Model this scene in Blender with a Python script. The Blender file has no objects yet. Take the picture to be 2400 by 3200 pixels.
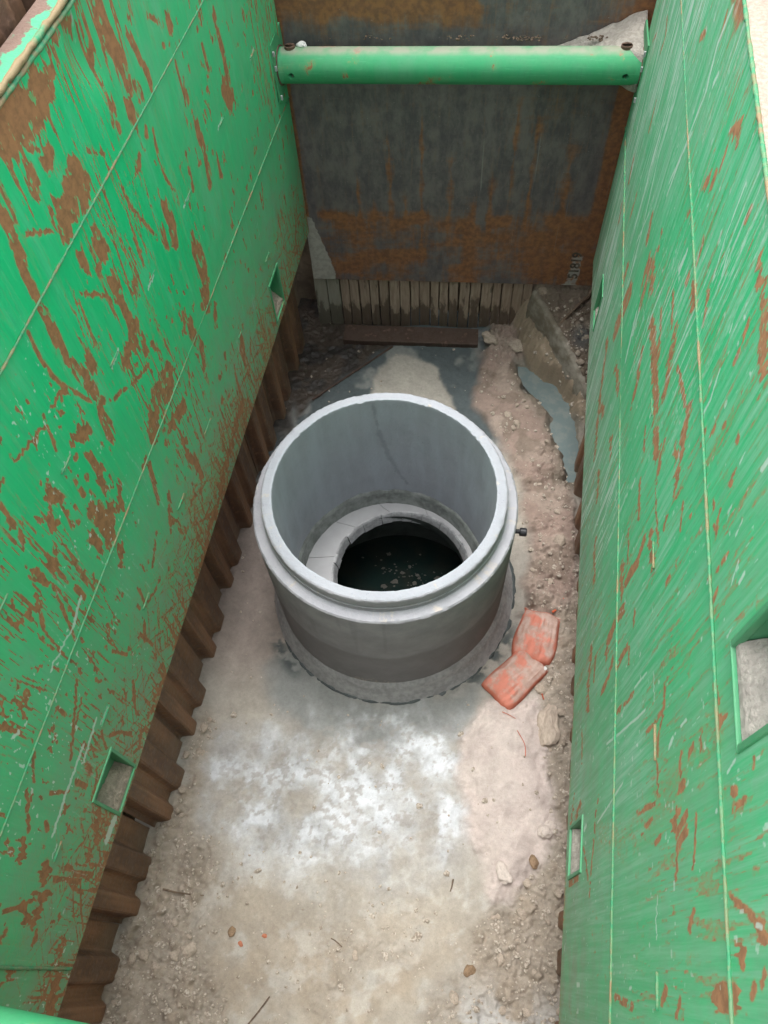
import bpy, bmesh, math, random
import numpy as np
from mathutils import Vector, Matrix
from mathutils import noise as mnoise

random.seed(7)
RNG = np.random.default_rng(11)
SC = bpy.context.scene
COL = SC.collection
R = math.radians

# ------------------------------------------------------------------ camera
cam_d = bpy.data.cameras.new('camera')
cam = bpy.data.objects.new('camera', cam_d)
COL.objects.link(cam)
cam_d.sensor_fit = 'VERTICAL'
cam_d.sensor_height = 36.0
cam_d.sensor_width = 27.0
cam_d.lens = 2406.2 / 3200.0 * 36.0
cam_d.clip_start = 0.05
cam_d.clip_end = 400.0
_r = Vector((0.98516916, 0.16651644, -0.04140055))
_u = Vector((-0.1224507, 0.8513058, 0.51018061))
_f = Vector((-0.12019799, 0.49754468, -0.85907028))
_m = Matrix((( _r.x, _u.x, -_f.x, 0.5109), (_r.y, _u.y, -_f.y, -2.1508),
             (_r.z, _u.z, -_f.z, 4.6651), (0, 0, 0, 1)))
cam.matrix_world = _m
SC.camera = cam

# ------------------------------------------------------------------ sky, sun, exposure
W = bpy.data.worlds.new('World')
SC.world = W
W.use_nodes = True
wn = W.node_tree.nodes
wl = W.node_tree.links
sky = wn.new('ShaderNodeTexSky')
sky.sky_type = 'NISHITA'
sky.sun_disc = False
SUN_EL, SUN_AZ = R(80), R(-30)          # azimuth measured from +Y towards +X
sky.sun_elevation = SUN_EL
sky.sun_rotation = SUN_AZ
sky.air_density = 1.0
sky.dust_density = 4.0
hs = wn.new('ShaderNodeHueSaturation')
hs.inputs['Saturation'].default_value = 0.22      # an overcast, whitish sky
wl.new(sky.outputs[0], hs.inputs['Color'])
wl.new(hs.outputs[0], wn['Background'].inputs[0])
wn['Background'].inputs[1].default_value = 0.15
sun_d = bpy.data.lights.new('sun', 'SUN')
sun_d.energy = 0.72
sun_d.angle = R(30)
sun_d.color = (1.0, 0.97, 0.93)
sun = bpy.data.objects.new('sun', sun_d)
COL.objects.link(sun)
sdir = Vector((math.sin(SUN_AZ) * math.cos(SUN_EL), math.cos(SUN_AZ) * math.cos(SUN_EL), math.sin(SUN_EL)))
sun.rotation_euler = sdir.to_track_quat('Z', 'Y').to_euler()
sun.location = (0, 0, 9)
vs = SC.view_settings
vs.view_transform = 'Standard'
vs.look = 'None'
vs.exposure = 1.62
vs.gamma = 1.0
vs.use_curve_mapping = False

SC.cycles.use_adaptive_sampling = True
SC.cycles.adaptive_threshold = 0.02
SC.cycles.max_bounces = 6
SC.cycles.diffuse_bounces = 4
SC.cycles.glossy_bounces = 2
SC.cycles.transmission_bounces = 2
SC.cycles.caustics_reflective = False
SC.cycles.caustics_refractive = False

# ------------------------------------------------------------------ scene sizes (metres)
XL, XR = -0.91, 1.08          # inner faces of the two shield panels
THK = 0.09                    # panel thickness
YA, YB = -2.66, 2.15          # panel ends
ZBL, ZTL = 1.016, 3.49        # left panel bottom / top
ZBR, ZTR = 0.935, 3.473       # right panel bottom / top
BACK_O = Vector((-0.955, 2.245, 0.0))
BACK_A = R(5.0)
BU = Vector((math.cos(BACK_A), math.sin(BACK_A), 0))
BN = Vector((math.sin(BACK_A), -math.cos(BACK_A), 0))     # towards the camera

# ------------------------------------------------------------------ tagging and mesh helpers
def tag(o, label=None, cat=None, group=None, kind=None):
    if label: o['label'] = label
    if cat: o['category'] = cat
    if group: o['group'] = group
    if kind: o['kind'] = kind
    return o

def empty(name, loc=(0, 0, 0), rz=0.0):
    o = bpy.data.objects.new(name, None)
    o.location = loc
    o.rotation_euler = (0, 0, rz)
    o.empty_display_size = 0.05
    COL.objects.link(o)
    return o

def link(name, me, mat, parent=None, smooth=None, loc=None):
    o = bpy.data.objects.new(name, me)
    COL.objects.link(o)
    if mat is not None and len(me.materials) == 0:
        me.materials.append(mat)
    if parent is not None:
        o.parent = parent
    if loc is not None:
        o.location = loc
    if smooth is not None:
        me.polygons.foreach_set('use_smooth', [smooth] * len(me.polygons))
    return o

def bm_obj(name, bm, mat, parent=None, smooth=False, loc=None):
    bmesh.ops.recalc_face_normals(bm, faces=bm.faces)
    me = bpy.data.meshes.new(name)
    bm.to_mesh(me)
    bm.free()
    return link(name, me, mat, parent, smooth, loc)

def np_mesh(name, V, F, attrs=None, smooth=True, colors=None):
    """V (n,3); F (m,3) or (m,4) ints"""
    me = bpy.data.meshes.new(name)
    V = np.ascontiguousarray(V, dtype=np.float32)
    F = np.ascontiguousarray(F, dtype=np.int32)
    k = F.shape[1]
    me.vertices.add(len(V))
    me.vertices.foreach_set('co', V.ravel())
    me.loops.add(F.size)
    me.loops.foreach_set('vertex_index', F.ravel())
    me.polygons.add(len(F))
    me.polygons.foreach_set('loop_start', np.arange(0, F.size, k, dtype=np.int32))
    me.polygons.foreach_set('loop_total', np.full(len(F), k, dtype=np.int32))
    me.polygons.foreach_set('use_smooth', np.full(len(F), smooth, dtype=bool))
    for n, a in (attrs or {}).items():
        at = me.attributes.new(n, 'FLOAT', 'POINT')
        at.data.foreach_set('value', np.ascontiguousarray(a, dtype=np.float32).ravel())
    for n, a in (colors or {}).items():
        at = me.attributes.new(n, 'FLOAT_COLOR', 'POINT')
        c = np.ones((len(V), 4), dtype=np.float32)
        c[:, :3] = a.reshape(-1, 3)
        at.data.foreach_set('color', c.ravel())
    me.update(calc_edges=True)
    me.validate()
    return me

def grid_faces(nu, nv, keep=None):
    i = np.arange((nu - 1) * (nv - 1))
    a = (i // (nv - 1)) * nv + i % (nv - 1)
    F = np.stack([a, a + nv, a + nv + 1, a + 1], 1)
    if keep is not None:
        F = F[keep.ravel()]
    return F

def compact(V, F, attrs=None, colors=None):
    used = np.unique(F)
    m = -np.ones(len(V), dtype=np.int64)
    m[used] = np.arange(len(used))
    at = {k: a.ravel()[used] for k, a in (attrs or {}).items()}
    co = {k: a.reshape(-1, 3)[used] for k, a in (colors or {}).items()}
    return V[used], m[F], at, co

def box(bm, x0, x1, y0, y1, z0, z1, bevel=0.0):
    vs_ = [bm.verts.new((x, y, z)) for x in (x0, x1) for y in (y0, y1) for z in (z0, z1)]
    q = [(0, 1, 3, 2), (4, 6, 7, 5), (0, 4, 5, 1), (2, 3, 7, 6), (0, 2, 6, 4), (1, 5, 7, 3)]
    fs = [bm.faces.new([vs_[k] for k in f]) for f in q]
    if bevel > 0:
        es = list({e for f in fs for e in f.edges})
        bmesh.ops.bevel(bm, geom=es, offset=bevel, segments=2, affect='EDGES', profile=0.6)
    return vs_

def tube(bm, pts, rad, seg=8, caps=True):
    """tube along points; rad a number or a list"""
    pts = [Vector(p) for p in pts]
    n = len(pts)
    rad = [rad] * n if not hasattr(rad, '__len__') else rad
    up = Vector((0.13, 0.21, 0.97))
    rings = []
    for i, p in enumerate(pts):
        d = (pts[min(i + 1, n - 1)] - pts[max(i - 1, 0)]).normalized()
        a = d.cross(up)
        if a.length < 1e-3:
            a = d.cross(Vector((1, 0, 0)))
        a.normalize()
        b = d.cross(a)
        rings.append([bm.verts.new(p + (a * math.cos(2 * math.pi * k / seg) + b * math.sin(2 * math.pi * k / seg)) * rad[i]) for k in range(seg)])
    for i in range(n - 1):
        for k in range(seg):
            bm.faces.new((rings[i][k], rings[i][(k + 1) % seg], rings[i + 1][(k + 1) % seg], rings[i + 1][k]))
    if caps:
        bm.faces.new(rings[0])
        bm.faces.new(rings[-1][::-1])
    return rings

def lathe(profile, seg, a0=0.0, a1=2 * math.pi, closed_profile=False):
    """profile list of (r,z) -> V,F around z axis"""
    full = abs(a1 - a0 - 2 * math.pi) < 1e-6
    na = seg if full else seg + 1
    th = a0 + (a1 - a0) * np.arange(na) / seg
    pr = np.array(profile, dtype=float)
    V = np.stack([np.outer(np.cos(th), pr[:, 0]), np.outer(np.sin(th), pr[:, 0]), np.tile(pr[:, 1], (na, 1))], -1).reshape(-1, 3)
    m = len(pr)
    F = []
    for i in range(seg):
        j = (i + 1) % na
        for k in range(m - 1 + (1 if closed_profile else 0)):
            l = (k + 1) % m
            F.append((i * m + k, j * m + k, j * m + l, i * m + l))
    if closed_profile and not full:
        pass
    return V, np.array(F)

# ------------------------------------------------------------------ numpy noise
def vnoise(x, y, seed=0):
    xi = np.floor(x).astype(np.int64)
    yi = np.floor(y).astype(np.int64)
    fx = x - xi
    fy = y - yi
    fx = fx * fx * fx * (fx * (fx * 6 - 15) + 10)
    fy = fy * fy * fy * (fy * (fy * 6 - 15) + 10)
    def h(a, b):
        n = (a * 374761393 + b * 668265263 + seed * 1442695041) & 0x7fffffff
        n = ((n ^ (n >> 13)) * 1274126177) & 0x7fffffff
        n = (n ^ (n >> 16)) & 0xffffff
        return n / float(0xffffff)
    a = h(xi, yi); b = h(xi + 1, yi); c = h(xi, yi + 1); d = h(xi + 1, yi + 1)
    return (a * (1 - fx) + b * fx) * (1 - fy) + (c * (1 - fx) + d * fx) * fy

def fbm(x, y, seed=0, oct=4, gain=0.5):
    s = 0; a = 1; t = 0
    for o in range(oct):
        s = s + a * vnoise(x * 2 ** o + 17.3 * o, y * 2 ** o - 9.1 * o, seed + o * 31)
        t += a
        a *= gain
    return s / t

def sstep(a, b, x):
    t = np.clip((x - a) / (b - a), 0, 1)
    return t * t * (3 - 2 * t)

def poly_sd(px, py, poly):
    """signed distance, positive inside"""
    P = np.array(poly, dtype=float)
    Q = np.roll(P, -1, 0)
    d2 = np.full(px.shape, 1e9)
    ins = np.zeros(px.shape, bool)
    for (ax, ay), (bx, by) in zip(P, Q):
        ex, ey = bx - ax, by - ay
        t = np.clip(((px - ax) * ex + (py - ay) * ey) / (ex * ex + ey * ey + 1e-12), 0, 1)
        d2 = np.minimum(d2, (px - ax - t * ex) ** 2 + (py - ay - t * ey) ** 2)
        c = ((ay > py) != (by > py)) & (px < (bx - ax) * (py - ay) / (by - ay + 1e-12) + ax)
        ins ^= c
    d = np.sqrt(d2)
    return np.where(ins, d, -d)

def paint(field, u0, v0, du, stroke, soft=0.012, amp=1.0, warp=None, k=1.0):
    """max-blend a polyline [(u,v,w)...] into field[nu,nv]; warp = (du,dv) arrays that fray the outline"""
    P = np.array(stroke, dtype=float)
    if len(P) == 1:
        P = np.vstack([P, P + [[0, 1e-4, 0]]])
    m = P[:, 2].max() + soft + (0.0 if warp is None else 0.06 * k)
    mv = P[:, 2].max() + soft + (0.0 if warp is None else 0.11 * k)
    i0 = max(int((P[:, 0].min() - m - u0) / du), 0); i1 = min(int((P[:, 0].max() + m - u0) / du) + 2, field.shape[0])
    j0 = max(int((P[:, 1].min() - mv - v0) / du), 0); j1 = min(int((P[:, 1].max() + mv - v0) / du) + 2, field.shape[1])
    if i1 <= i0 or j1 <= j0:
        return
    U, Vv = np.meshgrid(u0 + du * np.arange(i0, i1), v0 + du * np.arange(j0, j1), indexing='ij')
    if warp is not None:
        U = U + warp[0][i0:i1, j0:j1] * k
        Vv = Vv + warp[1][i0:i1, j0:j1] * k
    best = np.zeros(U.shape)
    for a, b in zip(P[:-1], P[1:]):
        e = b[:2] - a[:2]
        t = np.clip(((U - a[0]) * e[0] + (Vv - a[1]) * e[1]) / (e @ e + 1e-12), 0, 1)
        d = np.hypot(U - a[0] - t * e[0], Vv - a[1] - t * e[1])
        w = a[2] + t * (b[2] - a[2])
        best = np.maximum(best, np.clip(1 - (d - w) / soft, 0, 1))
    sub = field[i0:i1, j0:j1]
    np.maximum(sub, best * amp, out=sub)

def cells(x, y, scale, seed):
    """cellular noise: distance to the nearest jittered point (0..~1) and a random value per cell"""
    X = x * scale; Y = y * scale
    xi = np.floor(X); yi = np.floor(Y)
    best = np.full(x.shape, 9.0); val = np.zeros(x.shape)
    def h(a, b, s):
        n = (a.astype(np.int64) * 374761393 + b.astype(np.int64) * 668265263 + (seed + s) * 1442695041) & 0x7fffffff
        n = ((n ^ (n >> 13)) * 1274126177) & 0x7fffffff
        return ((n ^ (n >> 16)) & 0xffff) / 65535.0
    for dx in (-1, 0, 1):
        for dy in (-1, 0, 1):
            a = xi + dx; b = yi + dy
            px = a + 0.1 + 0.8 * h(a, b, 1); py = b + 0.1 + 0.8 * h(a, b, 2)
            d = np.hypot(X - px, Y - py)
            m = d < best
            best = np.where(m, d, best)
            val = np.where(m, h(a, b, 3), val)
    return best, val

# ------------------------------------------------------------------ node-material helper
class NB:
    def __init__(self, name):
        self.mat = bpy.data.materials.new(name)
        self.mat.use_nodes = True
        self.t = self.mat.node_tree
        self.n = self.t.nodes
        self.l = self.t.links
        self.bsdf = self.n['Principled BSDF']
        self.tc = None
    def _in(self, sock, v):
        if v is None:
            return
        if hasattr(v, 'is_linked') or isinstance(v, bpy.types.NodeSocket):
            self.l.new(v, sock)
        else:
            if isinstance(v, (tuple, list)) and len(v) == 3 and sock.type == 'RGBA':
                v = (*v, 1.0)
            sock.default_value = v
    def coord(self, scale=(1, 1, 1), rot=(0, 0, 0), loc=(0, 0, 0), kind='Object'):
        if self.tc is None:
            self.tc = self.n.new('ShaderNodeTexCoord')
        m = self.n.new('ShaderNodeMapping')
        m.inputs['Scale'].default_value = scale
        m.inputs['Rotation'].default_value = rot
        m.inputs['Location'].default_value = loc
        self.l.new(self.tc.outputs[kind], m.inputs[0])
        return m.outputs[0]
    def noise(self, vec, scale, detail=4, rough=0.55, dist=0.0, color=False):
        x = self.n.new('ShaderNodeTexNoise')
        self._in(x.inputs['Vector'], vec)
        x.inputs['Scale'].default_value = scale
        x.inputs['Detail'].default_value = detail
        x.inputs['Roughness'].default_value = rough
        x.inputs['Distortion'].default_value = dist
        return x.outputs['Color' if color else 'Fac']
    def voronoi(self, vec, scale, feature='F1', out='Distance', rand=1.0):
        x = self.n.new('ShaderNodeTexVoronoi')
        x.feature = feature
        self._in(x.inputs['Vector'], vec)
        x.inputs['Scale'].default_value = scale
        x.inputs['Randomness'].default_value = rand
        return x.outputs[out]
    def attr(self, name, color=False):
        x = self.n.new('ShaderNodeAttribute')
        x.attribute_name = name
        return x.outputs['Color' if color else 'Fac']
    def math(self, op, a, b=None, c=None, clamp=False):
        x = self.n.new('ShaderNodeMath')
        x.operation = op
        x.use_clamp = clamp
        self._in(x.inputs[0], a)
        self._in(x.inputs[1], b)
        if c is not None:
            self._in(x.inputs[2], c)
        return x.outputs[0]
    def remap(self, v, a, b, c=0.0, d=1.0, smooth=True):
        x = self.n.new('ShaderNodeMapRange')
        x.interpolation_type = 'SMOOTHSTEP' if smooth else 'LINEAR'
        x.clamp = True
        self._in(x.inputs[0], v)
        for k, q in zip((1, 2, 3, 4), (a, b, c, d)):
            x.inputs[k].default_value = q
        return x.outputs[0]
    def mix(self, fac, a, b, mode='MIX'):
        x = self.n.new('ShaderNodeMix')
        x.data_type = 'RGBA'
        x.blend_type = mode
        x.clamp_factor = True
        self._in(x.inputs[0], fac)
        self._in(x.inputs[6], a)
        self._in(x.inputs[7], b)
        return x.outputs[2]
    def sep(self, vec, k):
        x = self.n.new('ShaderNodeSeparateXYZ')
        self._in(x.inputs[0], vec)
        return x.outputs[k]
    def bump(self, height, strength=0.3, dist=0.01, prev=None):
        x = self.n.new('ShaderNodeBump')
        x.inputs['Strength'].default_value = strength
        x.inputs['Distance'].default_value = dist
        self._in(x.inputs['Height'], height)
        if prev is not None:
            self.l.new(prev, x.inputs['Normal'])
        return x.outputs[0]
    def rand(self):
        x = self.n.new('ShaderNodeObjectInfo')
        return x.outputs['Random']
    def out(self, color, rough=0.6, normal=None, metallic=0.0, spec=0.5):
        b = self.bsdf
        self._in(b.inputs['Base Color'], color)
        self._in(b.inputs['Roughness'], rough)
        self._in(b.inputs['Metallic'], metallic)
        self._in(b.inputs['Specular IOR Level'], spec)
        if normal is not None:
            self._in(b.inputs['Normal'], normal)
        return self.mat

def green_paint(name, painted=True, extra_dust=0.0, chips=0.5, gloss=0.0, bare=(1.0, 1.0, 1.0), tint=1.0, chalk=False):
    """worn green gloss paint over rusting steel; 'rust','dust','pale' attributes steer wear when painted"""
    b = NB(name)
    v = b.coord()
    vz = b.coord(scale=(1, 1, 0.16))
    streak = b.noise(vz, 14, 5, 0.6)
    fine = b.noise(b.coord(scale=(1, 1, 0.06), rot=(R(4), 0, 0)), 90, 4, 0.65)
    blot = b.noise(v, 2.2, 3, 0.5)
    sat = (0.002, 0.54, 0.195)
    mint = (0.06, 0.55, 0.25)
    tone = b.math('ADD', b.math('MULTIPLY', streak, 0.75), b.math('MULTIPLY', blot, 0.55))
    c = b.mix(b.remap(tone, 0.60, 0.90), sat, mint)
    c = b.mix(b.remap(fine, 0.45, 0.75, 0, 0.40), c, (0.015, 0.36, 0.165))
    c = b.mix(b.remap(fine, 0.38, 0.26, 0, 0.35), c, (0.14, 0.57, 0.31))
    c = b.mix(1.0, c, (tint, tint, tint), 'MULTIPLY')
    # dust film
    grime = b.noise(v, 9, 5, 0.6)
    if painted:
        dust = b.attr('dust')
    else:
        dust = extra_dust
    dfac = b.math('MULTIPLY', dust, b.remap(grime, 0.25, 0.75, 0.55, 1.15), clamp=True)
    c = b.mix(dfac, c, (0.205, 0.315, 0.205))
    if chalk:
        ck = b.noise(b.coord(scale=(1, 1, 0.035), rot=(R(-2), 0, 0)), 40, 6, 0.75)
        c = b.mix(b.math('MULTIPLY', b.remap(ck, 0.36, 0.72, 0.0, 0.75), b.remap(b.math('ADD', b.noise(v, 1.3, 3), b.math('MULTIPLY', b.sep(v, 1), 0.06)), 0.34, 0.62, 0.34, 0.95)), c, (0.43, 0.63, 0.52))
    # rust
    e = b.noise(b.coord(scale=(1, 1, 0.4)), 75, 3, 0.6)
    if painted:
        ru = b.attr('rust')
        f = b.math('ADD', ru, b.math('MULTIPLY', b.math('SUBTRACT', e, 0.5), 0.75))
    else:
        ru = b.remap(b.noise(v, 7, 2, 0.5), 0.55, 0.8, 0.0, chips)
        f = b.math('ADD', ru, b.math('MULTIPLY', b.math('SUBTRACT', e, 0.5), 1.3))
    mask = b.math('MULTIPLY', b.remap(f, 0.42, 0.66), 0.93)
    rim = b.math('ADD', b.remap(f, 0.34, 0.52, 0, 0.62), b.remap(ru, 0.05, 0.6, 0, 0.38))
    big = b.noise(v, 30, 4, 0.65)
    rc = b.mix(b.remap(big, 0.35, 0.68), (0.37, 0.155, 0.068), (0.245, 0.100, 0.046))
    c = b.mix(b.math('MULTIPLY', rim, 0.55), c, (0.25, 0.29, 0.12))
    rc = b.mix(1.0, rc, bare, 'MULTIPLY')
    c = b.mix(mask, c, rc)
    if painted:
        pa = b.math('ADD', b.attr('pale'), b.math('MULTIPLY', b.math('SUBTRACT', e, 0.5), 0.5))
        pm = b.remap(pa, 0.35, 0.75)
        c = b.mix(b.math('MULTIPLY', pm, 0.75), c, (0.56, 0.68, 0.60))
    if not painted and chips > 0.7:
        g = b.n.new('ShaderNodeNewGeometry')
        sc2 = b.noise(b.coord(scale=(0.05, 1, 1)), 150, 3, 0.7)
        c = b.mix(b.remap(sc2, 0.60, 0.70, 0, 0.35), c, (0.16, 0.50, 0.30))
        c = b.mix(b.remap(sc2, 0.36, 0.28, 0, 0.35), c, (0.02, 0.20, 0.09))
        dn = b.math('MULTIPLY', b.remap(b.sep(g.outputs['Normal'], 2), 0.80, 1.0), b.remap(grime, 0.3, 0.6, 0.3, 0.8))
        c = b.mix(dn, c, (0.36, 0.33, 0.27))
    ro = b.math('ADD', b.remap(streak, 0.3, 0.7, 0.40 - gloss, 0.56 - gloss), b.math('MULTIPLY', dfac, 0.25))
    ro = b.math('MAXIMUM', ro, b.math('MULTIPLY', mask, 0.85))
    h = b.math('ADD', b.math('MULTIPLY', e, 0.3), b.math('MULTIPLY', ru, -0.5))
    nrm = b.bump(h, 0.35, 0.004)
    return b.out(c, ro, nrm, spec=0.42)

def rusty_steel(name, light=1.0):
    b = NB(name)
    v = b.coord()
    vz = b.coord(scale=(1, 1, 0.12))
    n1 = b.noise(vz, 9, 5, 0.62)
    n2 = b.noise(v, 24, 6, 0.65)
    n3 = b.noise(v, 3.5, 3, 0.5)
    r = b.rand()
    c = b.mix(b.remap(n1, 0.35, 0.68), (0.062 * light, 0.034 * light, 0.021 * light), (0.155 * light, 0.082 * light, 0.045 * light))
    c = b.mix(b.remap(n2, 0.48, 0.75, 0, 0.6), c, (0.20 * light, 0.115 * light, 0.068 * light))
    # dried mud towards the foot
    z = b.sep(b.coord(), 2)
    mud = b.math('MULTIPLY', b.remap(z, 0.75, 0.25, 0.1, 0.8), b.remap(n3, 0.35, 0.6))
    c = b.mix(mud, c, (0.23, 0.165, 0.12))
    c = b.mix(b.math('MULTIPLY', r, 0.25), c, (0.10, 0.06, 0.04))
    sp = b.remap(b.voronoi(v, 26), 0.07, 0.045)
    c = b.mix(b.math('MULTIPLY', sp, b.remap(n3, 0.5, 0.6, 0, 0.7)), c, (0.42, 0.38, 0.32))
    nrm = b.bump(n2, 0.55, 0.010)
    return b.out(c, b.remap(n2, 0.3, 0.7, 0.55, 0.85), nrm, spec=0.4)

def simple(name, col, rough=0.7, var=0.25, scale=30, bump=0.3, bdist=0.006, col2=None, spec=0.35):
    b = NB(name)
    v = b.coord()
    n = b.noise(v, scale, 5, 0.6)
    n2 = b.noise(v, scale * 0.2, 3, 0.5)
    d = col2 or tuple(x * (1 - var) for x in col)
    t = b.math('ADD', b.math('MULTIPLY', n, 0.6), b.math('MULTIPLY', n2, 0.4))
    c = b.mix(b.remap(t, 0.38, 0.62), col, d)
    return b.out(c, rough, b.bump(n, bump, bdist), spec=spec)
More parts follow.
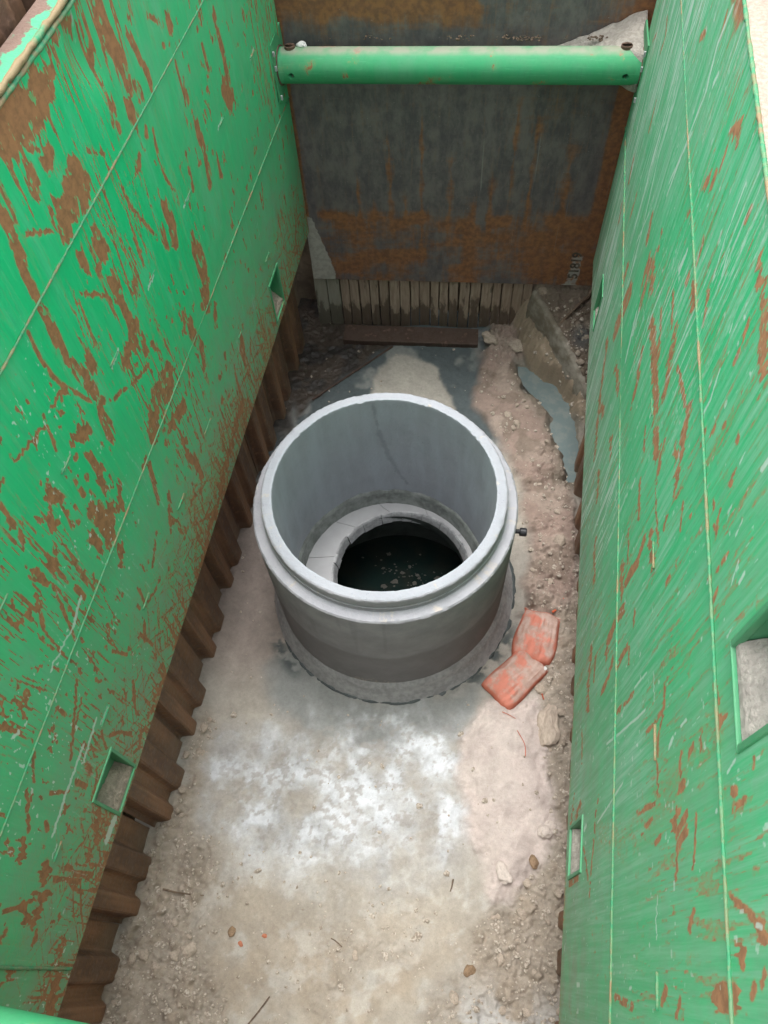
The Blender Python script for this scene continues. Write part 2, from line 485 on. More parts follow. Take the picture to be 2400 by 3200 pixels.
# ------------------------------------------------------------------ wear marks and floor regions (metres: along wall, height, half width)
RUST_L=[[(0.063,3.457,0.0147),(-0.005,3.417,0.0145),(-0.06,3.391,0.0144)],[(-0.115,3.402,0.0471),(-0.194,3.366,0.0464),(-0.31,3.386,0.0449),(-0.386,3.404,0.0439)],[(-0.332,3.451,0.0265),(-0.235,3.432,0.0272)],[(0.138,3.459,0.02),(0.161,3.427,0.0202)],[(0.356,3.392,0.0284),(0.341,3.346,0.0285),(0.345,3.3,0.0287),(0.375,3.209,0.0293)],[(0.379,3.195,0.0257),(0.38,3.121,0.0259)],[(0.23,3.153,0.0142),(0.2,3.097,0.0143)],[(0.328,3.069,0.0221),(0.34,3.002,0.0224)],[(0.421,3.065,0.0189),(0.425,3.03,0.019)],[(0.212,3.064,0.0108),(0.207,3.04,0.0108)],[(0.821,3.117,0.0205),(0.819,3.067,0.0206)],[(0.765,3.126,0.0065),(0.668,3.199,0.0063)],[(1.287,2.891,0.0167),(1.298,2.766,0.017),(1.292,2.651,0.0172),(1.292,2.593,0.0173)],[(1.226,2.606,0.0332),(1.268,2.505,0.0338)],[(1.087,2.878,0.0098),(1.095,2.762,0.01)],[(0.545,3.289,0.0068),(0.525,3.259,0.0068)],[(0.493,3.217,0.015),(0.509,3.136,0.0152),(0.534,3.058,0.0155),(0.528,3.009,0.0156)],[(0.829,2.686,0.02),(0.829,2.562,0.0203),(0.826,2.477,0.0205),(0.805,2.402,0.0207)],[(0.951,2.435,0.0138),(0.94,2.332,0.014)],[(0.636,2.585,0.011),(0.624,2.498,0.0111)],[(0.81,2.85,0.0093),(0.811,2.782,0.0094)],[(-0.34,3.28,0.02),(-0.347,3.251,0.0201),(-0.361,3.226,0.0201)],[(-0.355,3.357,0.0077),(-0.365,3.337,0.0077)],[(-0.218,3.271,0.0156),(-0.231,3.239,0.0157)],[(-0.262,3.255,0.0105),(-0.26,3.206,0.0107)],[(-0.135,3.117,0.0427),(-0.191,3.094,0.0423),(-0.246,3.07,0.0419)],[(-0.104,3.056,0.0268),(-0.166,3.028,0.0265)],[(-0.271,3.089,0.0288),(-0.313,3.036,0.0288)],[(-0.307,3.11,0.0189),(-0.334,3.099,0.0189)],[(-0.178,2.896,0.0305),(-0.174,2.841,0.0309)],[(-0.298,2.932,0.0184),(-0.305,2.863,0.0186)],[(-0.199,2.816,0.0103),(-0.252,2.816,0.0102)],[(0.347,2.629,0.0278),(0.351,2.531,0.0283),(0.323,2.474,0.0284)],[(0.265,2.566,0.0197),(0.245,2.52,0.0198)],[(0.492,2.362,0.0171),(0.467,2.256,0.0173)],[(0.498,2.259,0.0391),(0.492,2.12,0.0399),(0.43,2.012,0.0402)],[(0.504,1.918,0.0211),(0.447,1.868,0.0211)],[(-0.546,3.284,0.0127),(-0.55,3.216,0.0128),(-0.561,3.151,0.013),(-0.576,3.091,0.0131),(-0.578,3.004,0.0134)],[(-0.497,3.326,0.004),(-0.497,3.263,0.0041),(-0.507,3.205,0.0041)],[(-0.578,2.952,0.0172),(-0.598,2.881,0.0174),(-0.615,2.81,0.0177)],[(-0.195,2.732,0.0209),(-0.193,2.62,0.0214),(-0.201,2.511,0.0219),(-0.236,2.412,0.0222)],[(-0.069,2.583,0.0184),(-0.085,2.545,0.0185)],[(0.441,2.896,0.0054),(0.417,2.801,0.0055),(0.414,2.726,0.0055),(0.459,2.569,0.0057)],[(0.786,2.956,0.005),(0.784,2.821,0.0051),(0.746,2.738,0.0051)],[(-0.305,3.324,0.0036),(-0.26,3.288,0.0037)],[(-0.021,3.12,0.0047),(0.063,3.057,0.0049)],[(-0.416,2.865,0.0039),(-0.275,2.724,0.0041),(-0.186,2.587,0.0043)],[(0.248,3.334,0.0084),(0.217,3.273,0.0084)],[(0.398,2.938,0.0099),(0.377,2.916,0.0099)],[(0.277,2.897,0.0112),(0.223,2.862,0.0112)],[(0.403,2.083,0.022),(0.379,2.039,0.0221)],[(0.192,2.189,0.0142),(0.149,2.112,0.0143)],[(0.685,1.452,0.0153),(0.63,1.454,0.0151)],[(1.927,1.859,0.0116),(1.916,1.774,0.0117)],[(-0.376,3.087,0.0031),(-0.491,3.168,0.003)],[(0.076,2.91,0.0036),(0.103,2.8,0.0037),(0.195,2.589,0.0039)],[(-0.583,2.895,0.0156),(-0.601,2.809,0.0158),(-0.614,2.739,0.016)],[(-0.594,2.682,0.0228),(-0.567,2.595,0.0234),(-0.572,2.505,0.0239)],[(-0.572,2.505,0.0191),(-0.598,2.425,0.0194),(-0.614,2.316,0.0199)],[(-0.502,2.641,0.0168),(-0.508,2.584,0.017)],[(-0.186,2.463,0.0273),(-0.273,2.458,0.0269),(-0.33,2.442,0.0267)],[(-0.176,2.385,0.0128),(-0.193,2.322,0.0129)],[(-0.111,2.109,0.0442),(-0.237,2.131,0.0432),(-0.33,2.082,0.043),(-0.372,2.038,0.0431)],[(-0.101,2.052,0.0244),(-0.184,2.031,0.0242)],[(-0.1,1.864,0.0338),(-0.205,1.895,0.0331)],[(-0.252,1.93,0.0147),(-0.328,1.875,0.0147)],[(0.242,1.931,0.0158),(0.194,1.824,0.016)],[(0.211,2.09,0.0298),(0.204,2.019,0.0301)],[(-0.778,2.538,0.0229),(-0.711,2.489,0.0234)],[(-0.761,2.408,0.017),(-0.767,2.315,0.0173)],[(-0.598,2.425,0.0208),(-0.586,2.344,0.0212)],[(-0.791,2.292,0.016),(-0.793,2.197,0.0164)],[(-0.888,2.25,0.0346),(-0.88,2.092,0.0361)],[(-0.82,2.112,0.0326),(-0.912,2.021,0.033)],[(-0.711,2.12,0.0147),(-0.772,2.059,0.0148)],[(-0.968,2.191,0.0153),(-0.968,2.082,0.0158)],[(-0.988,2.549,0.0158),(-0.974,2.461,0.0162)],[(-0.963,2.5,0.0077),(-1.006,2.323,0.008)],[(-1.035,2.491,0.014),(-1.066,2.44,0.0142)],[(-0.875,2.431,0.0086),(-0.888,2.336,0.0088)],[(-0.87,1.929,0.0173),(-0.932,1.877,0.0174)],[(-1.169,2.367,0.0182),(-1.167,2.31,0.0184)],[(-1.244,2.423,0.0145),(-1.229,2.34,0.0149)],[(-1.117,2.371,0.0085),(-1.13,2.344,0.0085)],[(-0.503,1.95,0.0118),(-0.537,1.85,0.012),(-0.559,1.762,0.0122)],[(-0.496,2.006,0.0093),(-0.536,1.999,0.0093)],[(-0.166,1.563,0.0178),(-0.184,1.402,0.0183)],[(-0.207,1.65,0.0191),(-0.178,1.55,0.0196)],[(-0.472,1.69,0.015),(-0.567,1.529,0.0154)],[(-0.516,1.525,0.0172),(-0.485,1.403,0.0177)],[(-0.572,1.538,0.0094),(-0.62,1.471,0.0095)],[(0.455,1.204,0.0257),(0.322,1.181,0.0254),(0.106,1.143,0.0249),(-0.04,1.097,0.0247)],[(-0.075,1.097,0.0217),(-0.198,1.076,0.0215),(-0.41,1.064,0.0211)],[(0.686,1.502,0.0172),(0.65,1.357,0.0175)],[(0.441,1.642,0.0095),(0.406,1.558,0.0096)],[(0.547,1.171,0.0125),(0.553,1.017,0.0129)],[(-0.417,1.017,0.0145),(-0.588,1.045,0.0142)],[(-0.787,0.997,0.0094),(-0.992,1.033,0.0092)],[(-0.689,2.965,0.0045),(-0.698,2.913,0.0045),(-0.705,2.849,0.0046),(-0.705,2.782,0.0047),(-0.692,2.724,0.0048),(-0.659,2.635,0.0049),(-0.615,2.548,0.005),(-0.559,2.464,0.0052),(-0.499,2.411,0.0053),(-0.41,2.361,0.0054),(-0.309,2.315,0.0056),(-0.211,2.279,0.0057)],[(-1.228,2.283,0.004),(-1.261,2.177,0.0041),(-1.316,1.996,0.0042)],[(-1.43,2.421,0.0043),(-1.398,2.375,0.0044)],[(-1.32,2.34,0.0051),(-1.363,2.231,0.0053)],[(-1.176,2.272,0.0047),(-1.173,2.196,0.0048)],[(-1.166,2.138,0.009),(-1.169,2.05,0.0092)],[(-0.784,2.709,0.0038),(-0.713,2.704,0.0038),(-0.688,2.669,0.0039)],[(-1.017,2.754,0.003),(-0.85,2.702,0.0031)],[(-0.827,2.737,0.0025),(-0.871,2.585,0.0025)],[(-1.169,2.722,0.0088),(-1.178,2.622,0.009)],[(-1.145,2.754,0.0058),(-1.108,2.765,0.0058)],[(-0.673,1.667,0.0066),(-0.8,1.586,0.0066)],[(-0.934,1.647,0.0056),(-0.961,1.521,0.0058)],[(-0.853,1.476,0.0059),(-0.967,1.514,0.0058)],[(-1.027,1.477,0.0099),(-1.079,1.397,0.0101)],[(-1.083,1.469,0.0058),(-1.061,1.283,0.006)],[(-1.106,1.122,0.0161),(-1.123,1.015,0.0164)],[(-1.074,2.052,0.0064),(-1.094,2.033,0.0064)],[(-1.181,2.582,0.0061),(-1.206,2.535,0.0062)],[(-1.242,1.673,0.0046),(-1.206,1.534,0.0048)],[(-1.128,1.01,0.0183),(-1.248,1.057,0.018),(-1.345,1.066,0.0178)],[(-1.407,1.081,0.0133),(-1.499,1.09,0.0132)],[(-1.274,1.37,0.01),(-1.347,1.271,0.0102)],[(-1.437,1.88,0.0051),(-1.546,1.794,0.0051),(-1.687,1.695,0.0052)],[(-1.477,1.79,0.0037),(-1.58,1.745,0.0037)],[(-1.73,1.981,0.0048),(-1.799,1.918,0.0049),(-1.873,1.872,0.005)],[(-1.85,1.934,0.007),(-1.968,1.807,0.0072)],[(-1.558,1.946,0.0042),(-1.565,1.86,0.0043)],[(-1.621,1.919,0.005),(-1.66,1.851,0.005)],[(-1.679,2.041,0.0048),(-1.702,2.013,0.0048)],[(-1.614,1.642,0.0069),(-1.633,1.491,0.0071)],[(-1.536,1.506,0.0048),(-1.574,1.427,0.0048)],[(-1.676,1.527,0.0102),(-1.695,1.489,0.0103)],[(-1.67,1.436,0.0056),(-1.756,1.381,0.0057)],[(-1.808,1.28,0.015),(-1.902,1.21,0.0152)],[(-1.787,1.154,0.0094),(-1.879,1.149,0.0094)],[(-2.071,1.596,0.0229),(-2.091,1.562,0.0231)],[(-2.093,1.514,0.007),(-2.078,1.216,0.0076)],[(-2.055,1.312,0.0082),(-2.044,1.133,0.0086)],[(-2.176,1.515,0.0234),(-2.24,1.517,0.0234)],[(-2.144,1.482,0.0118),(-2.153,1.596,0.0114)],[(-2.189,1.635,0.0151),(-2.248,1.568,0.0154)],[(-2.02,1.815,0.0144),(-2.063,1.79,0.0145)],[(-1.93,1.71,0.0096),(-1.944,1.682,0.0097)],[(-2.04,1.415,0.0104),(-2.04,1.362,0.0105)],[(-2.438,1.145,0.03),(-2.539,1.101,0.0304)],[(-2.411,1.559,0.0116),(-2.432,1.593,0.0115)],[(-2.238,1.363,0.0097),(-2.212,1.321,0.0098)],[(-2.3,1.223,0.0168),(-2.353,1.172,0.017)],[(-2.306,1.471,0.0103),(-2.272,1.472,0.0103)],[(-2.22,1.781,0.0051),(-2.181,1.599,0.0053)],[(-2.019,1.934,0.0063),(-2.049,1.868,0.0064)],[(-1.956,1.03,0.0097),(-2.057,1.059,0.0096)],[(-1.749,1.584,0.0077),(-1.747,1.477,0.0079)],[(-1.828,1.758,0.0037),(-1.794,1.612,0.0038)],[(-1.52,1.418,0.0057),(-1.486,1.343,0.0058),(-1.457,1.207,0.006)],[(-1.591,2.252,0.0064),(-1.582,2.241,0.0065)]]
RUST_R=[[(0.69,2.074,0.0307),(0.726,1.929,0.0316),(0.74,1.774,0.0326)],[(0.462,2.445,0.018),(0.404,2.388,0.018),(0.395,2.302,0.0182)],[(0.088,2.287,0.0127),(0.028,2.23,0.0127),(-0.03,2.158,0.0128)],[(0.105,2.463,0.0217),(-0.106,2.482,0.0206),(-0.285,2.5,0.0197),(-0.542,2.491,0.0187)],[(-0.089,2.554,0.0135),(-0.207,2.503,0.0134)],[(-0.227,2.742,0.0175),(-0.282,2.677,0.0176),(-0.36,2.609,0.0176)],[(-0.386,2.759,0.0066),(-0.535,2.802,0.0063),(-0.623,2.821,0.0061)],[(-0.636,2.837,0.0121),(-0.682,2.78,0.0122),(-0.736,2.74,0.0122),(-0.832,2.687,0.0121)],[(-0.663,2.709,0.0085),(-0.712,2.687,0.0085)],[(0.883,1.55,0.0168),(0.625,1.399,0.0166),(0.291,1.307,0.0161)],[(-0.722,3.297,0.0037),(-0.751,3.246,0.0037),(-0.762,3.196,0.0038)],[(-0.758,3.376,0.0022),(-0.873,3.343,0.0022)],[(-0.665,2.464,0.0043),(-0.884,2.489,0.0041)],[(-0.554,2.577,0.0091),(-0.645,2.487,0.0092)],[(-0.605,2.087,0.0055),(-0.734,2.078,0.0054)],[(-0.767,2.324,0.0081),(-0.804,2.226,0.0083),(-0.816,2.04,0.0088)],[(-0.696,1.975,0.014),(-0.833,1.983,0.0137)],[(-0.792,2.394,0.0085),(-0.925,2.424,0.0083)],[(-0.904,2.016,0.0121),(-0.91,1.774,0.013)],[(-0.976,2.179,0.0063),(-1.037,2.155,0.0063)],[(-1.048,2.999,0.0026),(-1.14,3.012,0.0025)],[(-1.095,3.044,0.0025),(-1.14,3.012,0.0025)],[(-0.848,2.592,0.0051),(-0.868,2.561,0.0051)],[(-0.61,3.396,0.0094),(-0.713,3.386,0.009),(-0.819,3.384,0.0087),(-0.934,3.372,0.0084)],[(-0.213,2.933,0.012),(-0.302,2.932,0.0117)],[(-0.368,3.063,0.0061),(-0.435,3.007,0.0061)],[(-0.019,2.737,0.0066),(-0.162,2.716,0.0064)],[(0.046,2.584,0.0069),(-0.045,2.58,0.0068)],[(-0.798,2.976,0.003),(-0.816,2.93,0.0031)],[(-0.842,3.041,0.0039),(-0.843,3.013,0.0039)],[(-1.064,3.157,0.0057),(-1.069,3.127,0.0058)],[(-0.982,3.193,0.0035),(-0.988,3.181,0.0036)],[(-1.231,3.094,0.0026),(-1.233,3.011,0.0027)],[(-1.228,3.036,0.0026),(-1.225,2.948,0.0027)],[(-0.886,3.114,0.0033),(-0.887,3.101,0.0033)],[(-1.055,2.679,0.0037),(-1.057,2.57,0.0038)],[(-0.973,2.85,0.0035),(-0.976,2.819,0.0036)],[(-0.896,2.761,0.0026),(-0.965,2.721,0.0026)],[(0.558,1.408,0.0125),(0.415,1.515,0.012)],[(0.106,1.71,0.0127),(-0.0,1.72,0.0125)],[(0.101,1.425,0.0117),(-0.038,1.402,0.0115)],[(-0.269,1.393,0.0112),(-0.506,1.389,0.0109)],[(-1.284,3.003,0.0026),(-1.302,2.964,0.0027)],[(0.266,1.883,0.0126),(0.47,1.794,0.0133)],[(-0.328,2.353,0.0061),(-0.412,2.339,0.006)],[(-0.507,2.275,0.008),(-0.64,2.25,0.0079)],[(-0.923,1.725,0.0146),(-0.947,1.711,0.0146)],[(-0.794,1.395,0.0105),(-0.902,1.332,0.0106),(-1.078,1.345,0.0104)],[(-0.894,1.49,0.007),(-0.987,1.466,0.007)],[(-1.029,1.817,0.0084),(-1.071,1.758,0.0085),(-1.09,1.644,0.0088)],[(-1.06,2.078,0.0084),(-1.081,1.941,0.0087)],[(-1.083,2.105,0.0032),(-1.145,2.103,0.0032)],[(-1.331,2.564,0.0037),(-1.42,2.533,0.0037),(-1.492,2.476,0.0037),(-1.554,2.455,0.0037),(-1.639,2.461,0.0037)],[(-1.425,2.533,0.0026),(-1.446,2.3,0.0029)],[(-1.266,2.174,0.0043),(-1.263,1.926,0.0046)],[(-1.721,2.643,0.0082),(-1.742,2.612,0.0083)],[(-1.735,2.714,0.0047),(-1.768,2.625,0.0049)],[(-1.769,2.711,0.007),(-1.788,2.653,0.0072)],[(-1.747,2.786,0.0023),(-1.8,2.774,0.0023),(-1.853,2.755,0.0023)],[(-1.789,2.631,0.0036),(-1.861,2.618,0.0036)],[(-2.033,3.0,0.0087),(-2.039,3.017,0.0087)],[(-2.109,2.882,0.0118),(-2.104,2.997,0.0111)],[(-1.998,3.126,0.0111),(-2.012,3.146,0.011)],[(-1.933,2.989,0.0032),(-1.961,3.058,0.0031),(-1.989,3.119,0.003)],[(-2.098,2.513,0.006),(-2.12,2.482,0.0061)],[(-2.119,2.625,0.0038),(-2.156,2.595,0.0039)],[(-1.589,2.784,0.0041),(-1.602,2.755,0.0042)],[(-1.58,2.844,0.0022),(-1.619,2.84,0.0022)],[(-1.583,1.579,0.0057),(-1.694,1.547,0.0058),(-1.814,1.518,0.0058)],[(-1.493,1.632,0.005),(-1.548,1.591,0.005)],[(-1.455,1.24,0.0096),(-1.484,1.163,0.0098)],[(-1.385,1.05,0.0084),(-1.492,1.033,0.0084)],[(-1.501,2.942,0.0043),(-1.539,2.966,0.0043)],[(-1.585,2.971,0.0085),(-1.591,2.958,0.0085)],[(-1.694,3.152,0.0023),(-1.718,3.143,0.0023)],[(-1.776,3.025,0.0028),(-1.769,3.093,0.0027)],[(-1.589,2.684,0.0039),(-1.634,2.673,0.0039)],[(-1.661,2.433,0.0032),(-1.655,2.237,0.0034)],[(-1.695,2.396,0.0027),(-1.719,2.279,0.0028)],[(-1.752,2.482,0.0026),(-1.762,2.43,0.0026)],[(-2.127,1.968,0.005),(-2.145,2.186,0.0046)],[(-1.741,3.031,0.006),(-1.746,3.05,0.0059)],[(-1.943,2.745,0.0045),(-1.982,2.716,0.0046)],[(-1.738,1.057,0.0066),(-1.738,1.265,0.0063)],[(-1.141,1.212,0.0057),(-1.276,1.242,0.0056)],[(-1.64,1.359,0.0038),(-1.771,1.493,0.0037)],[(-2.092,3.067,0.0038),(-2.079,3.086,0.0038)],[(-2.06,3.136,0.0026),(-2.078,3.117,0.0026)],[(-1.669,2.662,0.0072),(-1.664,2.699,0.0071)],[(-0.061,3.384,0.0085),(-0.049,3.346,0.0086),(0.012,3.315,0.0088)],[(-0.082,3.36,0.0064),(-0.104,3.336,0.0064)],[(-0.018,3.267,0.0044),(-0.026,3.21,0.0045)],[(0.064,3.115,0.0093),(0.077,3.092,0.0094)],[(0.004,3.18,0.0068),(-0.007,3.13,0.0068)],[(0.687,2.462,0.0154),(0.644,2.396,0.0154)],[(0.44,2.603,0.0102),(0.401,2.592,0.0102)],[(1.598,2.117,0.01),(1.555,2.002,0.0101)],[(1.601,1.846,0.0104),(1.537,1.785,0.0104)],[(0.509,2.436,0.0149),(0.482,2.328,0.0151)],[(0.41,2.495,0.0173),(0.288,2.472,0.0169)],[(0.921,2.026,0.0138),(0.904,1.944,0.014)],[(1.694,2.761,0.0051),(1.594,2.734,0.005),(1.626,2.648,0.0051)],[(1.905,2.59,0.0039),(1.971,2.518,0.004)],[(0.756,3.193,0.0067),(0.805,3.142,0.0068)],[(-0.415,3.391,0.0038),(-0.417,3.347,0.0038)],[(-0.603,3.396,0.007),(-0.684,3.372,0.0069)],[(0.133,2.964,0.0034),(0.147,2.922,0.0035)],[(1.386,2.571,0.0042),(1.368,2.431,0.0043)],[(1.233,2.179,0.0072),(1.227,2.071,0.0073)],[(-0.143,3.051,0.0036),(-0.166,2.971,0.0036)],[(-0.138,2.893,0.0093),(-0.137,2.865,0.0093)],[(0.521,3.365,0.0051),(0.5,3.314,0.0051)]]
PALE_R=[[(0.959,3.191,0.0047),(1.014,3.042,0.0049),(1.035,2.908,0.005)],[(1.035,2.908,0.005),(0.944,2.716,0.005),(0.948,2.596,0.0051)],[(0.948,2.596,0.0057),(0.823,2.283,0.0059),(0.781,2.031,0.0061)],[(0.473,3.403,0.01),(0.514,3.279,0.0103),(0.46,3.154,0.0104)],[(0.375,3.258,0.01),(0.393,3.211,0.0101)],[(0.46,3.154,0.0057),(0.508,2.911,0.006),(0.548,2.692,0.0063)],[(0.789,2.42,0.0044),(0.868,2.21,0.0047),(0.813,1.976,0.0048)],[(-0.003,2.893,0.0096),(-0.008,2.803,0.0098)],[(-0.303,3.368,0.002),(-0.319,3.219,0.002),(-0.368,3.103,0.0021)],[(0.465,3.014,0.0053),(0.574,2.73,0.0057)],[(-0.392,3.237,0.0028),(-0.418,3.172,0.0028)],[(0.79,2.19,0.0044),(0.788,1.926,0.0046),(0.809,1.848,0.0046)],[(0.002,2.861,0.0097),(0.011,2.802,0.0098)],[(-0.702,3.103,0.004),(-0.734,3.028,0.004),(-0.734,2.955,0.0041)],[(0.406,2.211,0.0162),(0.311,2.02,0.0165)],[(0.374,2.272,0.0159),(0.344,2.149,0.0162)],[(-0.317,2.451,0.0086),(-0.32,2.415,0.0087)],[(-0.578,1.999,0.0064),(-0.624,1.909,0.0065)],[(-0.385,1.572,0.0065),(-0.391,1.412,0.0067)],[(-1.324,3.175,0.0036),(-1.333,3.142,0.0037)],[(-1.201,3.176,0.0021),(-1.213,3.142,0.0021)],[(-1.149,3.335,0.0079),(-1.149,3.297,0.0081)],[(-0.102,1.536,0.0051),(-0.128,1.499,0.0051)],[(-0.274,1.851,0.0039),(-0.356,1.857,0.0038)],[(-1.051,3.214,0.003),(-1.054,3.192,0.003)],[(-1.282,3.141,0.0012),(-1.317,3.091,0.0013)],[(-0.642,3.204,0.0034),(-0.646,3.19,0.0034)],[(-0.684,3.281,0.0033),(-0.693,3.274,0.0033)],[(-0.158,2.768,0.0044),(-0.161,2.747,0.0045)],[(1.365,1.546,0.016),(1.26,1.462,0.0159)],[(-0.446,2.195,0.0069),(-0.45,2.139,0.007)],[(-1.532,2.611,0.009),(-1.543,2.586,0.0091)],[(-1.282,2.425,0.0028),(-1.364,2.433,0.0027)],[(-1.516,2.735,0.0029),(-1.521,2.69,0.0029)],[(-1.328,2.482,0.0043),(-1.334,2.491,0.0043)],[(-1.3,2.011,0.0032),(-1.277,2.036,0.0032)],[(-1.451,2.235,0.0035),(-1.453,2.224,0.0035)],[(-1.55,2.158,0.0042),(-1.56,2.158,0.0042)],[(-1.562,1.4,0.0091),(-1.573,1.364,0.0092)],[(-1.893,2.443,0.0031),(-1.987,2.431,0.0031)],[(-1.254,2.343,0.0023),(-1.252,2.185,0.0024)],[(-1.367,2.321,0.0029),(-1.33,1.755,0.0035)],[(-1.528,2.049,0.0025),(-1.585,1.629,0.0028)],[(-1.686,3.06,0.0012),(-1.701,3.007,0.0012)],[(-2.101,1.314,0.0077),(-2.103,1.369,0.0075)],[(-2.102,2.144,0.0041),(-2.102,2.164,0.004)],[(-1.761,2.933,0.0021),(-1.766,2.921,0.0021)],[(-1.986,3.104,0.003),(-1.992,3.127,0.003)]]
PALE_L=[[(1.123,2.517,0.0047),(1.046,2.514,0.0046)],[(1.714,2.519,0.0052),(1.637,2.509,0.0052)],[(0.568,2.509,0.0051),(0.492,2.509,0.005)],[(0.073,2.507,0.0046),(0.0,2.501,0.0046)],[(-0.338,2.514,0.0057),(-0.416,2.503,0.0056)],[(-0.826,2.516,0.0046),(-0.898,2.509,0.0045)],[(-1.18,2.075,0.0084),(-1.28,2.046,0.0084)],[(-1.265,2.044,0.0035),(-1.457,2.086,0.0034)],[(-1.437,1.542,0.004),(-1.51,1.542,0.0039)],[(-1.504,1.597,0.0078),(-1.675,1.583,0.0077)],[(-1.619,1.636,0.0076),(-1.959,1.621,0.0076)],[(-1.981,1.553,0.0031),(-2.025,1.561,0.0031)],[(-1.812,1.084,0.0262),(-1.893,1.092,0.0261)],[(-1.702,2.128,0.0066),(-1.724,2.146,0.0066)]]
REG={'sand':[(0.546,-0.927),(0.654,-0.768),(0.73,-0.684),(0.87,-0.677),(1.005,-0.598),(1.088,-0.813),(1.12,-1.131),(1.171,-1.35),(1.113,-1.457),(1.046,-1.587),(1.003,-1.687),(0.936,-1.778),(0.837,-1.783),(0.781,-1.724),(0.796,-1.628),(0.693,-1.502),(0.658,-1.308),(0.588,-1.164)],'white':[(-0.886,-1.427),(-0.717,-1.21),(-0.398,-1.104),(-0.077,-0.997),(0.305,-0.909),(0.549,-0.954),(0.614,-1.16),(0.664,-1.358),(0.505,-1.557),(0.231,-1.65),(-0.101,-1.704),(-0.473,-1.717),(-0.721,-1.608)],'damp':[(-0.648,-0.673),(-0.53,-0.53),(-0.303,-0.742),(0.06,-0.804),(0.393,-0.722),(0.663,-0.592),(0.623,-0.745),(0.477,-0.938),(0.216,-1.062),(-0.062,-1.078),(-0.389,-1.018),(-0.605,-0.848)],'rightsoil':[(1.085,-0.027),(1.171,0.051),(1.216,0.402),(1.369,0.424),(1.44,-2.402),(0.772,-2.517),(0.778,-2.16),(0.731,-1.956),(0.839,-1.805),(0.961,-1.785),(1.024,-1.637),(1.138,-1.453),(1.158,-1.352),(1.084,-0.978),(1.035,-0.849),(1.032,-0.593),(0.966,-0.455)],'leftsoil':[(-1.168,-2.852),(-1.113,-2.67),(-1.08,-2.412),(-1.057,-1.861),(-1.003,-1.419),(-1.004,-1.028),(-0.902,-1.07),(-0.916,-1.324),(-0.89,-1.506),(-0.858,-1.706),(-0.667,-1.797),(-0.661,-1.916),(-0.723,-2.065),(-0.685,-2.281),(-0.461,-2.349),(-0.453,-2.557),(-0.475,-2.732)],'backmud':[(-0.949,1.293),(-1.083,1.55),(-1.097,1.937),(-1.059,2.198),(-0.317,2.282),(-0.346,2.11),(-0.613,1.804),(-0.844,1.48)],'dry':[(-0.425,1.592),(-0.43,1.828),(-0.308,1.99),(-0.165,2.034),(0.074,1.919),(0.202,1.63),(0.276,1.46),(-0.386,1.37)],'clay':[(0.363,2.128),(0.514,2.297),(0.618,2.161),(0.734,1.84),(0.93,1.549),(1.067,1.225),(1.144,0.992),(1.216,0.402),(1.202,0.023),(1.087,-0.06),(0.852,-0.095),(0.879,0.352),(0.773,0.9),(0.53,1.363),(0.37,1.562)],'water':[(0.715,2.003),(0.795,1.99),(0.946,1.868),(1.076,1.725),(1.153,1.557),(1.172,1.323),(1.171,1.116),(1.127,0.99),(1.069,0.982),(1.094,1.146),(1.029,1.303),(0.983,1.512),(0.87,1.675),(0.754,1.819)]}
# ------------------------------------------------------------------ materials
M = {}
M['panel'] = green_paint('worn_green_paint')
M['panel_r'] = green_paint('scratched_green_paint', bare=(1.25, 1.30, 1.45), chalk=True)
M['strut'] = green_paint('strut_green_paint', painted=False, extra_dust=0.26, chips=0.76, gloss=-0.16, tint=0.60)
M['pocket'] = green_paint('pocket_green_paint', painted=False, extra_dust=0.35, chips=0.3, tint=0.5)
M['pile'] = rusty_steel('rusty_sheet_steel', 1.85)
M['pin'] = simple('rusty_pin', (0.17, 0.105, 0.075), 0.75, 0.4, 40)
M['zinc'] = simple('zinc_bolt', (0.45, 0.46, 0.46), 0.4, 0.2, 60)
M['mud'] = simple('dried_mud', (0.42, 0.35, 0.28), 0.95, 0.35, 45, 0.9, 0.02)
M['pale_mud'] = simple('pale_dry_slurry', (0.46, 0.42, 0.37), 0.95, 0.3, 60, 0.8, 0.015)
M['black'] = simple('black_plastic', (0.022, 0.022, 0.026), 0.45, 0.2, 40, 0.1)
M['twig'] = simple('dead_wood', (0.19, 0.135, 0.095), 0.9, 0.45, 60, 0.6)
M['brick'] = simple('broken_brick', (0.45, 0.17, 0.10), 0.9, 0.3, 4, 0.4, 0.001)
M['stone'] = simple('soil_clod', (0.40, 0.335, 0.27), 0.95, 0.3, 3, 0.5, 0.002)
M['brown_stone'] = simple('brown_stone', (0.27, 0.18, 0.11), 0.85, 0.4, 3, 0.5, 0.002)
M['lump'] = simple('clay_lump', (0.42, 0.35, 0.285), 0.95, 0.3, 4, 0.5, 0.003)
M['pale_lump'] = simple('pale_lump', (0.54, 0.47, 0.42), 0.95, 0.2, 4, 0.5, 0.003)
M['leaf'] = simple('dead_leaf', (0.22, 0.15, 0.09), 0.8, 0.3, 40, 0.3)
M['orange_thread'] = simple('orange_thread', (0.50, 0.11, 0.05), 0.8, 0.2, 40, 0.2)
M['white_chip'] = simple('white_chip', (0.68, 0.68, 0.66), 0.8, 0.15, 4, 0.3, 0.001)

